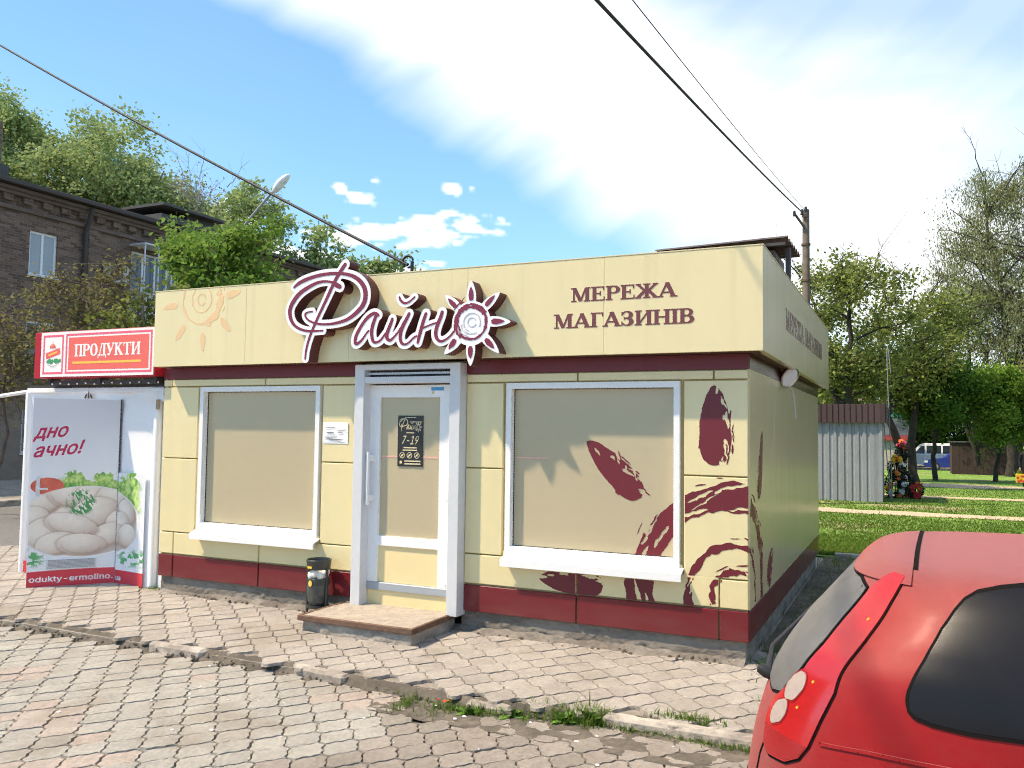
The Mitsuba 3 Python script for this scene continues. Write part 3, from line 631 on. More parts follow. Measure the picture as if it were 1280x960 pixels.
def lathe(prof, c, n=32):
    pr = np.asarray(prof, float); th = np.arange(n) * 2 * np.pi / n
    v = np.stack([c[0] + pr[:, :1] * np.cos(th), c[1] + pr[:, :1] * np.sin(th), np.repeat(pr[:, 1:], n, 1)], -1).reshape(-1, 3)
    i, j = np.meshgrid(np.arange(len(pr) - 1), np.arange(n), indexing='ij'); a, b, c2, d = i * n + j, i * n + (j + 1) % n, (i + 1) * n + (j + 1) % n, (i + 1) * n + j
    return trimesh.Trimesh(v, np.vstack([np.stack([a, b, c2], -1).reshape(-1, 3), np.stack([a, c2, d], -1).reshape(-1, 3)]), process=False)


obj('rim', lathe([(.112, .405), (.125, .405), (.131, .465), (.136, .482), (.130, .490), (.118, .488), (.112, .46), (.112, .405)], BC), 'bin_metal', bn, 40)
obj('band', lathe([(.117, .275), (.124, .275), (.124, .325), (.117, .325), (.117, .275)], BC), 'bin_metal', bn, 40)
bag = lathe([(.0, .10), (.085, .10), (.108, .14), (.112, .20), (.116, .27), (.115, .318), (.10, .33), (.0, .335)], BC, 40); bag.vertices[:, :2] += ((meshkit.fbm(bag.vertices * 25, 3, 3) - .5) * .03)[:, None]
obj('bag', bag, 'bin_bag', bn, True)
obj('base_ring', lathe([(.0, .078), (.113, .078), (.120, .082), (.120, .098), (.0, .098)], BC), 'bin_metal', bn, 40)
for s, e in ((-1, -.06), (1, -.06)): obj('post', bx(BC[0] + s * .127 - .012, BC[0] + s * .127 + .012, BC[1] - .035, BC[1] - .011, e, .42, .003), 'bin_metal', bn)
tr = []
for k in range(9):
    m = trimesh.creation.icosphere(2, .04); m.vertices *= (1 + .6 * (meshkit.fbm(m.vertices * 40, 3, k)[:, None] - .5)); a = k * .7
    m.apply_translation((BC[0] + .078 * math.cos(a), BC[1] + .078 * math.sin(a), .358 + .02 * math.sin(k * 2))); tr.append(m)
obj('rubbish', cat(tr), 'litter_white', bn, True)
cyl = lambda a0, a1, z0, z1, r: grid(10, 3, lambda u, v: np.c_[BC[0] + r * np.cos(a0 + (a1 - a0) * u), BC[1] + r * np.sin(a0 + (a1 - a0) * u), z0 + (z1 - z0) * v])
obj('sticker', cyl(-2.05, -1.5, .418, .438, .1315), 'yellow', bn, True)
rd = []
for k in range(2):
    m = trimesh.creation.cylinder(.026 - .012 * k, .003, 24); m.apply_transform(trimesh.transformations.rotation_matrix(math.pi / 2, (1, 0, 0))); m.apply_transform(trimesh.transformations.rotation_matrix(-1.66 + math.pi / 2, (0, 0, 1)))
    m.apply_translation((BC[0] + (.1275 + .002 * k) * math.cos(-1.66), BC[1] + (.1275 + .002 * k) * math.sin(-1.66), .292)); rd.append(m)
obj('sticker', rd[0], 'yellow', bn); obj('sticker', rd[1], 'gold_print', bn)

for k_ in [k for k in scene if k.startswith('litter_bin__')]: scene[k_]['to_world'] = T().translate([float(BC[0]), float(BC[1]), 0]).scale([.80, .80, 1.]).translate([-float(BC[0]), -float(BC[1]), 0])

# hanging lamp under the side fascia, its cable
lp = thing('broken_floodlight', 'loose floodlight with a ribbed rim hanging under the side fascia', 'floodlight')
LC = np.array([.065, 1.70, 2.13])
hs = lathe([(.0, -.07), (.05, -.065), (.085, -.03), (.10, .0), (.105, .02), (.098, .022), (.085, .012), (.0, .010)], (0, 0), 24)
RT = trimesh.transformations.rotation_matrix(2.2, (0, 1, 0)) @ trimesh.transformations.rotation_matrix(.5, (1, 0, 0))
hs.apply_transform(RT); hs.apply_translation(LC); obj('housing', hs, 'chrome', lp, 40)
gl = trimesh.creation.cylinder(.084, .004, 24); gl.apply_translation((0, 0, .017)); gl.apply_transform(RT); gl.apply_translation(LC); obj('lens', gl, 'sign_white', lp)
obj('bracket', tube([LC + (0, 0, .0), LC + (-.02, -.06, .06)], .008), 'rust', lp)
obj('cable', tube(spline([(.06, 1.72, 2.10), (.075, 1.80, 2.02), (.09, 1.88, 1.92), (.10, 1.92, 1.76)], 16), .006, 6), 'cable_white', lp, True)

# things on the roof
dct = thing('roof_cabinet', 'dark cabinet on the shop roof under a corrugated sheet lid', 'roof cabinet')
obj('box', bx(-.52, -.10, 2.05, 2.75, 2.68, 3.35), 'sheet_dark', dct)
obj('lid', grid(6, 90, lambda u, v: np.c_[-1.20 + 1.24 * u, 1.85 + 1.1 * v, 3.385 + .035 * u + .022 * np.sin(v * 40) + .03 * v]), 'sheet_dark', dct, True)
obj('lid_edge', bx(-1.19, .02, 1.86, 1.90, 3.352, 3.378), 'roof_dark', dct); obj('prop', bx(-1.10, -1.06, 2.2, 2.24, 2.68, 3.38), 'roof_dark', dct); obj('prop', bx(-.02, .02, 2.2, 2.30, 2.68, 3.40), 'roof_dark', dct)
vp = obj('roof_vent', tube([(-4.42, .30, 2.68), (-4.42, .30, 3.03)], .04, 12), 'pvc', smooth=40, label='short white vent pipe on the shop roof left of the sign', cat='vent pipe')

# ------------------------------------------------------------------ wires, poles
ms = thing('wire_mast', 'thin dark mast with a cable loop on the shop roof', 'mast')
obj('mast', tube([(-3.47, 1.05, 2.68), (-3.47, 1.05, 3.30)], .018, 8), 'cable', ms)
lo = [(-3.50 + .06 * math.sin(a) - .02, 1.05, 3.28 - .06 * math.cos(a) + .02) for a in np.linspace(0, 5.6, 20)]
obj('cable_loop', tube(lo, .011, 6), 'cable', ms, True)


def wire(a, b, sag, r, label, n=40):
    t = np.linspace(0, 1, n); a, b = np.array(a, float), np.array(b, float); p = a + np.outer(t, b - a); p[:, 2] -= sag * 4 * t * (1 - t)
    return obj('overhead_cable', tube(p, r, 6), 'cable', smooth=True, label=label, cat='cable')


wire((-3.52, 1.05, 3.27), (-17.0, 3.42, 10.3), .10, .017, 'thick overhead cable running from the shop roof to the upper left')
wire((-1.39, 16.69, 7.36), (-1.12, -8.0, 4.10), .10, .016, 'thick overhead cable running from the pole over the street')
wire((-1.33, 16.72, 7.42), (-.80, -8.0, 4.12), .10, .005, 'thin overhead cable beside the thick one from the pole')
wire((-60, 42, 14.5), (-16, 13.6, 8.2), .6, .012, 'far thin overhead line behind the street lamp')
M('pole_wood', speck((.20, .155, .12), .25, 8, 1.2, .25), .9)
up = thing('utility_pole', 'weathered brown utility pole behind the shop with cables on top', 'utility pole')
obj('post', tube([(-1.35, 16.98, -.3), (-1.34, 16.98, 7.5)], [.13, .085], 12), 'pole_wood', up, 40)
for z in (5.6, 6.55, 3.8): obj('post_clamp', tube([(-1.345, 16.98, z), (-1.345, 16.98, z + .05)], .118, 12), 'rust', up)
obj('bracket', cat([bx(-1.43, -1.30, 16.84, 16.88, 7.28, 7.36), tube([(-1.36, 16.88, 7.0), (-1.62, 16.72, 7.40)], .03, 6)]), 'sheet_dark', up)
for dx, dz in ((-.05, .02), (-.24, .0), (.04, .08)): obj('insulator', tube([(-1.36 + dx, 16.74, 7.30 + dz), (-1.36 + dx, 16.74, 7.44 + dz)], [.045, .03], 10), 'cable', up)
M('lamp_grey', (.26, .27, .28), .5)
sl_ = thing('street_lamp', 'grey cobra head street lamp rising behind the green bush', 'street lamp')
obj('pole', tube([(-16.6, 12.1, 0), (-16.6, 12.1, 6.6)], [.11, .07], 10), 'lamp_grey', sl_, 40)
obj('arm', tube(spline([(-16.6, 12.1, 6.6), (-16.35, 12.22, 7.05), (-15.9, 12.45, 7.75), (-15.42, 12.65, 8.38)], 14), .04, 8), 'lamp_grey', sl_, True)
hd_ = trimesh.creation.icosphere(3, 1.); hd_.vertices *= (.36, .15, .12); hd_.vertices[:, 2] -= np.maximum(hd_.vertices[:, 0], 0) * .15
hd_.apply_transform(trimesh.transformations.rotation_matrix(-.95, (0, 1, 0))); hd_.apply_transform(trimesh.transformations.rotation_matrix(.42, (0, 0, 1))); hd_.apply_translation((-15.22, 12.73, 8.62)); obj('head', hd_, 'pvc', sl_, True)
# ================================================================== PART 2
# ------------------------------------------------------------------ the wrapped food kiosk on the left
M('wrap_white', speck((.80, .80, .82), .02, 40, 2, .05), .45)
M('wrap_red', (.62, .035, .05), .45)
M('magenta', (.50, .02, .09), .5)
M('sign_face_red', (.76, .14, .115), .4)
M('sign_pink', (.75, .13, .20), .4)
M('sign_face_white', (.83, .80, .77), .4)
M('sign_yellow', (.85, .50, .08), .5)
M('sign_green', (.06, .28, .12), .5)
M('sign_deep_red', (.42, .015, .03), .4)
M('steel_dark', (.05, .045, .045), .5)
M('tape_brown', (.35, .25, .16), .6)
DUMP = [(.30, .70, .20, .12, .5), (.72, .74, .18, .13, -.5), (.12, .84, .20, .13, .25), (.34, .90, .19, .12, -.15), (.55, .90, .16, .12, .2), (.76, .87, .16, .13, -.3), (.94, .74, .13, .15, .6), (.04, .68, .15, .12, 0), (.60, .72, .22, .16, .15), (.84, .61, .15, .14, .3), (.13, .53, .18, .15, .5), (.72, .49, .21, .12, .35), (.38, .60, .25, .115, -.26), (.95, .50, .13, .13, -.4), (.25, .42, .19, .12, .2), (.48, .405, .23, .11, -.08)]


def poster_fn(p, n, uv):
    s, t = uv.x * 1.3, uv.y * 2.0
    c = mix(mi.Color3f(.62, .62, .66), mi.Color3f(.78, .78, .81), smoothstep(1.9, .9, t))
    # lettuce, tomato behind the plate
    ln = fbm(s * 13, t * 13, 3, 4)
    let = smoothstep(.0, .03, (1.12 + .05 * dr.sin(s * 21) + .16 * (ln - .5) + .10 * (fbm(s * 40, t * 40, 5, 2) - .5)) - t) * smoothstep(.22, .30, s) * smoothstep(1.16, 1.08, s + (ln - .5) * .1) * smoothstep(.55, .65, t)
    c = mix(c, mix(mi.Color3f(.09, .30, .04), mi.Color3f(.56, .72, .22), smoothstep(.25, .75, .6 * fbm(s * 16, t * 16, 8, 3) + .4 * fbm(s * 60, t * 40, 8, 2))), let)
    to = dr.square((s - .15) / .15) + dr.square((t - 1.0) / .085)
    c = mix(c, mix(mi.Color3f(.55, .05, .03), mi.Color3f(.75, .20, .12), fbm(s * 15, t * 15, 1, 2)), smoothstep(1.05, .95, to))
    herb = smoothstep(.50, .56, fbm(s * 18, t * 30, 12, 3)) * smoothstep(.20, .10, t - .22) * smoothstep(.17, .24, t) * (smoothstep(.25, .05, s) + smoothstep(.78, .9, s))
    c = mix(c, mi.Color3f(.10, .38, .14), dr.clip(herb, 0, 1))
    # plate
    pe = dr.sqrt(dr.square((s - .50) / .63) + dr.square((t - .63) / .37))
    c = mix(c, mi.Color3f(.70, .71, .73), smoothstep(1.0, .985, pe)); c = mix(c, mi.Color3f(.86, .86, .87), smoothstep(.985, .95, pe)); c = mix(c, mi.Color3f(.55, .46, .40), smoothstep(.955, .90, pe))
    for cx, cy, rx, ry, a in DUMP:
        ca, sa = math.cos(a), math.sin(a); x, y = s - cx, t - cy; X, Y = (x * ca + y * sa) / rx, (-x * sa + y * ca) / ry
        X = X + .15 * (fbm(s * 9, t * 9, cx * 30, 2) - .5); r = dr.sqrt(X * X + Y * Y); rim = smoothstep(.74, .80, r) * smoothstep(.90, .84, r) * smoothstep(-.1, .4, -Y); lit = dr.clip(.80 + .42 * Y - .22 * X - .42 * r * r - .20 * rim, 0, 1)
        col = mix(mi.Color3f(.46, .33, .26), mi.Color3f(.86, .78, .69), lit) * (1 + .12 * (fbm(s * 30, t * 30, 4, 2) - .5))
        c = mix(c, mi.Color3f(.33, .23, .18), smoothstep(1.14, 1.0, r) * .40 * smoothstep(.99, .93, pe)); c = mix(c, col, smoothstep(1.01, .96, r) * smoothstep(.99, .95, pe))
    dill = smoothstep(.47, .56, fbm(s * 60 + 30 * t, t * 26, 2, 3)) * smoothstep(1., .6, dr.sqrt(dr.square((s - .46) / .16) + dr.square((t - .83) / .15)))
    c = mix(c, mi.Color3f(.07, .28, .09), dr.clip(dill * 1.4, 0, 1))
    c = mix(c, mix(mi.Color3f(.60, .035, .06), mi.Color3f(.66, .05, .07), s), smoothstep(.152, .148, t - .012 * dr.sin(s * 3)))
    return c


M('poster', mikit.proc(poster_fn), .4)
ki = thing('food_kiosk', 'white banner wrapped kiosk with a dumpling poster on its open door', 'kiosk')
KX0, KX1, KY, KZ = -7.82, -5.90, .15, 1.985
obj('wall', cat([bx(KX0 + .01, -5.72, KY + .02, 2.6, -.06, KZ - .02)]), 'wrap_white', ki)


def banner(u, v):
    x = KX0 + (KX1 - KX0) * u; z = -.03 + (KZ + .03) * v; n = meshkit.fbm(np.c_[u * 7, v * 5, 0 * u], 4, 3) - .5; n2 = meshkit.fbm(np.c_[u * 10 + v * 5, v * 18 - u * 4, 0 * u], 3, 13) - .5
    return np.c_[x, KY - .012 - .03 * n * np.clip((v - .55) * 2.5, .25, 1) - .035 * n2 * np.clip((v - .8) * 5, 0, 1), z + .02 * np.sin(u * 26) * (v > .99)]


obj('banner', grid(60, 70, banner), 'wrap_white', ki, True)
obj('top_rail', cat([bx(KX0 - .04, -5.76, KY - .05, KY + .02, KZ - .02, KZ + .03, .005), bx(-5.93, -5.74, KY - .06, KY - .03, KZ - .12, KZ + .02, .004)]), 'wrap_white', ki)
obj('corner_post', tube([(-5.86, KY - .03, -.06), (-5.86, KY - .03, KZ - .02)], .045, 12), 'pvc', ki, 40); obj('corner_trim', bx(-5.80, -5.735, KY - .03, KY + .02, -.06, KZ - .02, .004), 'pvc', ki); obj('corner_post', tube([(KX0 - .03, KY - .02, -.04), (KX0 - .03, KY - .02, KZ - .02)], .04, 12), 'pvc', ki, 40)
obj('tape', bx(-5.845, -5.80, KY - .083, KY - .075, KZ - .20, KZ - .10), 'tape_brown', ki)
obj('roof', bx(KX0 - .02, -5.72, KY - .04, 2.65, KZ + .031, KZ + .06), 'steel_dark', ki)
obj('red_hem', bx(KX0 + .0, KX0 + .42, KY - .036, KY - .031, -.025, .12), 'wrap_red', ki)
HX, HY = -6.40, KY - .035; DL = np.array([-.50, -.615]); DLn = np.linalg.norm(DL); ed = DL / DLn; en = np.array([ed[1], -ed[0]])   # from hinge to free edge; outward normal
if en @ np.array([1., -1.5]) < 0: en = -en


def on_door(s, t, o):
    """s metres from the free edge, t height, o proud of the leaf"""
    s, t = np.asarray(s, float), np.asarray(t, float); q = np.array([HX, HY]) + np.multiply.outer(DLn - s, ed) + en * o
    return np.c_[q.reshape(-1, 2), (t * 1.0).ravel() + .0]


def door_mesh(s0, s1, t0, t1, o0, o1):
    v = np.vstack([on_door([s0, s1, s1, s0], [t0, t0, t1, t1], o) for o in (o0, o1)])
    return trimesh.convex.convex_hull(v)


def quad_uv(P4, uv4):
    return trimesh.Trimesh(np.array(P4), [[0, 1, 2], [0, 2, 3]], process=False), np.array(uv4)


kd = obj('door', door_mesh(0, DLn, .0, 1.885, -.03, .0), 'wrap_white', ki, label='half open door printed with a dish of dumplings')
m_, uv_ = quad_uv(on_door([0.003, DLn - .003, DLn - .003, .003], [.003, .003, 1.88, 1.88], .0022), [(0, 0), (DLn / 1.3, 0), (DLn / 1.3, .94), (0, .94)]); obj('poster', m_, 'poster', kd, uv=uv_)
px = KX1 - .10
m_, uv_ = quad_uv([(HX + .01, KY - .0385, -.02), (px, KY - .0385, -.02), (px, KY - .0385, 1.13), (HX + .01, KY - .0385, 1.13)], [(DLn / 1.3, 0), ((DLn + px - HX) / 1.3, 0), ((DLn + px - HX) / 1.3, 1.15 / 2), (DLn / 1.3, 1.15 / 2)]); obj('poster', m_, 'poster', ki, uv=uv_)
obj('handle', cat([door_mesh(.055, .085, .93, 1.10, .003, .02), door_mesh(.06, .16, .965, .985, .02, .045)]), 'alu_grey', kd)
obj('handle_plate', door_mesh(.05, .09, .90, 1.02, .003, .008), 'alu_grey', kd)
vg = obj('vent', door_mesh(.17, .62, .17, .265, .003, .012), 'alu_grey', kd)
obj('vent_slats', cat([door_mesh(.185, .605, .183 + .0125 * k, .188 + .0125 * k, .0125, .0145) for k in range(7)]), 'ink', kd)
obj('drip_edge', door_mesh(DLn - .0, DLn + .012, 0, 1.885, -.03, .006), 'steel_dark', kd)


def door_text(sx, h, s0, t0, shear, mat_, bold, width, cut=True):
    t = meshkit.text_mesh(sx, h, .001, bold); v = t.vertices.copy(); v[:, 0] *= width / v[:, 0].max(); S = s0 + v[:, 0] + shear * v[:, 1]; Tt = t0 + v[:, 1] + .10 * v[:, 0]
    P_ = np.array([on_door(np.array([a]), np.array([b]), .0035 + c)[0] for a, b, c in zip(S, Tt, v[:, 2])])
    obj('lettering', trimesh.Trimesh(P_, t.faces, process=False), mat_, kd)


door_text('дно', .135, .012, 1.475, .32, 'magenta', True, .29)
door_text('ачно!', .135, .006, 1.290, .32, 'magenta', True, .43)


def flat_text(sx, h, fn, mat_, bold, width, parent):
    t = meshkit.text_mesh(sx, h, .001, bold); v = t.vertices.copy(); v[:, 0] *= width / v[:, 0].max(); obj('lettering', trimesh.Trimesh(np.array([fn(*q) for q in v]), t.faces, process=False), mat_, parent)


flat_text('odukty-ermolino.', .052, lambda a, b, c: on_door(np.array([.02 + a]), np.array([.052 + b]), .0035 + c)[0], 'wrap_white', True, DLn - .035, kd)
flat_text('ua', .050, lambda a, b, c: (HX + .02 + a, KY - .040 - c, .035 + b), 'wrap_white', True, .075, ki)
crown = unary_union([Polygon([(0, 0), (.03, .0), (.05, .06), (.012, .03)]), Polygon([(.05, 0), (.08, 0), (.065, .09)]), Polygon([(.10, 0), (.13, 0), (.118, .03), (.08, .06)])])
obj('crown_print', on_front(affinity.translate(crown, -6.93, 1.90), KY - .055, .001), 'rust', ki)
obj('awning_rod', cat([tube([(KX0 - .02, KY - .02, KZ - .0), (-8.62, -.12, 1.86)], .022, 8), tube([(KX0 - .03, KY - .02, KZ + .01), (KX0 - .03, .9, KZ + .01)], .02, 8)]), 'pvc', ki, 40)
# its lit-box sign
ks = thing('kiosk_sign', 'red and white box sign reading ПРОДУКТИ above the white kiosk', 'sign')
obj('box', bx(-7.48, -5.70, -.098, .16, 2.11, 2.60, .004), 'sign_deep_red', ks)
obj('face', bx(-7.37, -5.712, -.104, -.099, 2.122, 2.594), 'sign_face_white', ks)


def frame_(x0, x1, z0, z1, w): return sbox(x0, z0, x1, z1).difference(sbox(x0 + w, z0 + w, x1 - w, z1 - w))


obj('print', on_front(frame_(-7.335, -7.02, 2.15, 2.565, .022).union(frame_(-6.985, -5.735, 2.15, 2.57, .022)), -.1062, .002), 'sign_pink', ks)
obj('print', on_front(sbox(-6.94, 2.19, -5.78, 2.53), -.1062, .002), 'sign_face_red', ks)
for g in word('ПРОДУКТИ', -6.845, -5.895, 2.330, .125): obj('letter', on_front(g, -.1085, .002), 'sign_face_white', ks)
obj('print', on_front(sbox(-6.87, 2.252, -5.88, 2.275), -.1085, .002), 'sign_yellow', ks)
em = [('sign_green', unary_union([rough_edge(np.array(affinity.scale(Point(x, 2.285).buffer(1), .055, .028).exterior.coords)[:-1], .03, 40, 7) for x in (-7.22, -7.11)])), ('sign_face_red', affinity.rotate(sbox(-7.29, 2.335, -7.07, 2.40), 14)), ('sign_yellow', affinity.rotate(sbox(-7.25, 2.36, -7.11, 2.376), 14)), ('sign_grey', ell(-7.18, 2.28, .085, .05).difference(ell(-7.18, 2.285, .082, .047)).intersection(sbox(-8, 2.0, -6, 2.275))), ('sign_face_red', affinity.translate(affinity.scale(crown, .75, .8, origin=(0, 0)), -7.23, 2.425))]
for k, (m, g) in enumerate(em): obj('emblem', on_front(g, -.1062 - .001 * k, .0009), m, ks)
obj('stand', cat([bx(-7.40, -5.74, .0, .04, 2.045, 2.085), bx(-7.36, -7.32, -.02, .1, 2.04, 2.11), bx(-6.6, -6.56, -.02, .1, 2.04, 2.11), bx(-5.80, -5.76, -.02, .1, 2.04, 2.11), bx(-5.735, -5.70, .06, .10, 1.9, 2.2)]), 'steel_dark', ks)
obj('string_bulbs', cat([(lambda m: (m.apply_translation((-7.3 + .13 * k, -.012, 2.052 + .006 * math.sin(k * 2.1))), m)[1])(trimesh.creation.icosphere(1, .010)) for k in range(13)]), 'sign_face_white', ks)

# ------------------------------------------------------------------ brick apartment building on the left
BX = -22.6


def brick_fn(p, n, uv):
    s = dr.select(dr.abs(n.x) > .5, p.y, p.x); row = dr.floor(p.z / .077); off = (row - 2 * dr.floor(row / 2)) * .13; col = dr.floor((s + off) / .26)
    fu, fv = (s + off) / .26 - col, p.z / .077 - row; mort = dr.maximum(smoothstep(.93, .97, fu), smoothstep(.84, .92, fv))
    b = mix(mi.Color3f(.095, .062, .048), mi.Color3f(.20, .138, .105), cell_rand(col, row, 3)); b = mix(b, mi.Color3f(.12, .10, .085), smoothstep(.5, .8, fbm(s * .5, p.z * .5, 3, 4)) * .6)
    b = mix(b, mi.Color3f(.27, .23, .19), smoothstep(3.2, 2.0, p.z + fbm(s, p.z, 1, 2)) * .6)
    return mix(b, mi.Color3f(.24, .21, .18), mort * .6)


M('brick', mikit.proc(brick_fn), .92)
M('brick_trim', speck((.15, .11, .09), .2, 14, 1, .25), .92)
M('glass_far', (.10, .13, .17), .08, clearcoat=1., clearcoat_gloss=.98)
M('curtain_glass', (.30, .34, .38), .12, clearcoat=1., clearcoat_gloss=.98)
M('pipe_dark', (.05, .04, .035), .6)
M('ac_beige', (.45, .43, .38), .5)
bd = thing('brick_building', 'brown brick three storey apartment building with dark eaves at the left', 'building')
wins = []
for z0, z1 in ((6.07, 7.40), (3.37, 4.70), (.75, 2.05)):
    for y0 in (-4.5, -1.0, 2.6, 6.4, 10.36, 17.6, 21.2, 24.8, 28.4, 32.0): wins.append((y0, y0 + .92, z0, z1))
    wins.append((14.0, 16.1, z0 - .9, z1 + .1))
wall2d = sbox(-12, -.2, 48, 8.30)
for y0, y1, z0, z1 in wins: wall2d = wall2d.difference(sbox(y0, z0, y1, z1))
obj('wall', on_side(wall2d, BX, .30), 'brick', bd)
obj('wall', cat([bx(BX - 12, BX - .32, -12, -11.7, -.2, 8.3), bx(BX - 12, BX - .32, 47.7, 48, -.2, 8.3), bx(BX - 12, BX - 11.7, -11.7, 47.7, -.2, 8.3)]), 'brick', bd)
obj('floor_slab', cat([bx(BX - 11.6, BX - .5, -11.6, 47.6, z, z + .2) for z in (2.5, 5.2, 8.0)] + [bx(BX - 3, BX - 2.9, -11.6, 47.6, -.2, 8.2)]), 'brick_trim', bd)
obj('cornice', cat([bx(BX, BX + .10, -12, 48, 7.86, 7.98, .01), bx(BX - .3, BX + .16, -12, 48, 8.30, 8.40), bx(BX - .3, BX + .26, -12, 48, 8.40, 8.50)]), 'brick_trim', bd)
k = 0
for y in np.arange(2.0, 36, .62): obj('dentil', bx(BX, BX + .12, y, y + .30, 8.10, 8.30, .008), 'brick', bd)
rf = obj('eave', bx(BX - 12.3, BX + .48, -12.4, 48.4, 8.52, 8.66, .02), 'pipe_dark', bd)
obj('roof', trimesh.Trimesh([(BX + .46, -12.4, 8.665), (BX + .46, 48.4, 8.665), (BX - 12.3, 48.4, 8.665), (BX - 12.3, -12.4, 8.665), (BX - 6, -6, 10.2), (BX - 6, 42, 10.2)], [[0, 1, 5], [0, 5, 4], [1, 2, 5], [2, 3, 4], [2, 4, 5], [3, 0, 4]], process=False), 'roof_dark', bd)
obj('roof_hatch', cat([bx(BX - 1.2, BX + .55, 14.7, 17.1, 8.67, 8.90), bx(BX - .9, BX + .35, 16.0, 17.3, 8.5, 9.15), bx(BX - 1.3, BX + .75, 14.6, 17.5, 9.15, 9.24)]), 'roof_dark', bd)
ch = obj('chimney', bx(BX - 1.6, BX - .55, 8.3, 9.75, 8.9, 10.55), 'brick', bd); obj('chimney_base', bx(BX - 1.75, BX - .40, 8.2, 9.9, 8.62, 9.25), 'roof_dark', bd)
obj('downpipe', tube([(BX + .12, 12.15, .2), (BX + .12, 12.15, 7.7), (BX + .40, 12.15, 8.45)], .075, 8), 'pipe_dark', bd)
obj('pilaster', bx(BX, BX + .07, 12.3, 12.75, -.1, 7.85), 'brick', bd)
for y0, y1, z0, z1 in wins:
    if seen(BX, y0, z0, 60) is None and seen(BX, y1, z1, 60) is None: continue
    bal = y1 - y0 > 1.5
    fr = [bx(BX - .14, BX - .07, y0, y0 + .07, z0, z1), bx(BX - .14, BX - .07, y1 - .07, y1, z0, z1), bx(BX - .14, BX - .07, y0 + .07, y1 - .07, z1 - .07, z1), bx(BX - .14, BX - .07, y0 + .07, y1 - .07, z0, z0 + .07)]
    fr += [bx(BX - .14, BX - .07, yy - .035, yy + .035, z0 + .07, z1 - .07) for yy in (np.linspace(y0, y1, 5)[1:-1] if bal else [(y0 + y1) / 2])]
    w = obj('window', cat(fr), 'pvc' if z0 > 2 else 'alu_grey', bd)
    obj('pane', bx(BX - .12, BX - .10, y0 + .05, y1 - .05, z0 + .05, z1 - .05), 'curtain_glass' if (z0 > 5.5 and not bal) else 'glass_far', w)
    obj('sill', bx(BX - .13, BX + .06, y0 - .04, y1 + .04, z0 - .04, z0 - .001), 'alu_grey', w)
    if bal and z0 > 1: obj('balcony_panel', cat([bx(BX + .7, BX + .75, y0 - .1, y1 + .1, z0 - .15, z0 + .85), bx(BX, BX + .7, y0 - .1, y0 - .05, z0 - .15, z0 + .85), bx(BX, BX + .7, y1 + .05, y1 + .1, z0 - .15, z0 + .85), bx(BX, BX + .75, y0 - .1, y1 + .1, z0 - .28, z0 - .16)] + [bx(BX + .70, BX + .74, y0 - .1 + k * (y1 - y0 + .16) / 4, y0 - .06 + k * (y1 - y0 + .16) / 4, z0 + .85, z1 + .15) for k in range(5)] + [bx(BX, BX + .75, y0 - .1, y1 + .1, z1 + .15, z1 + .2)]), 'glass_far' if z0 < 4 else 'alu_grey', bd)
ac = thing('air_conditioner', 'beige air conditioner unit on the brick wall between window and balcony', 'air conditioner')
obj('case', bx(BX + .08, BX + .38, 12.85, 13.65, 6.25, 6.85, .02), 'ac_beige', ac)
fg = trimesh.creation.cylinder(.23, .02, 24); fg.apply_transform(trimesh.transformations.rotation_matrix(math.pi / 2, (0, 1, 0))); fg.apply_translation((BX + .39, 13.13, 6.55)); obj('fan_grille', fg, 'steel_dark', ac)
obj('bracket', cat([bx(BX, BX + .36, 12.95, 12.99, 6.20, 6.245), bx(BX, BX + .36, 13.5, 13.54, 6.20, 6.245)]), 'steel_dark', ac)

# ------------------------------------------------------------------ lawn, paths
GRASS_A, GRASS_B = (.075, .145, .020), (.115, .19, .030)


def lawn_fn(p, n, uv):
    a = fbm(p.x * .5, p.y * .5, 0, 4); b = fbm(p.x * 7, p.y * 5, 2, 3); c = mix(mi.Color3f(*GRASS_A), mi.Color3f(*GRASS_B), smoothstep(.25, .75, .55 * a + .45 * b))
    bare = smoothstep(.60, .78, fbm(p.x * .55 + 9, p.y * .9, 7, 4) + .12 * (b - .5))
    return mix(c, mi.Color3f(.26, .20, .125), bare * .65)


M('lawn', mikit.proc(lawn_fn), .95)
M('path_dirt', speck((.34, .262, .175), .18, 12, .8, .22), .95)


def sheet(x0, x1, y0, y1, dz, n=(3, 40)): return grid(n[0], n[1], lambda u, v: np.c_[x0 + (x1 - x0) * u, y0 + (y1 - y0) * v, gz(y0 + (y1 - y0) * v) + dz])


lawn_key = struct('lawn', sheet(-9.8, 80, 5.95, 64, -.004), 'lawn', label='bright green lawn with worn patches behind the shop')
struct('far_field', sheet(-60, 300, 64, 500, -.004, (3, 4)), 'ground')
kl = obj('lawn_kerb', cat([bx(.12 + i * 1.0, .12 + i * 1.0 + .985, 5.93, 6.03, -.2, .05, .008) for i in range(14)]), 'kerb_stone', kind='structure')


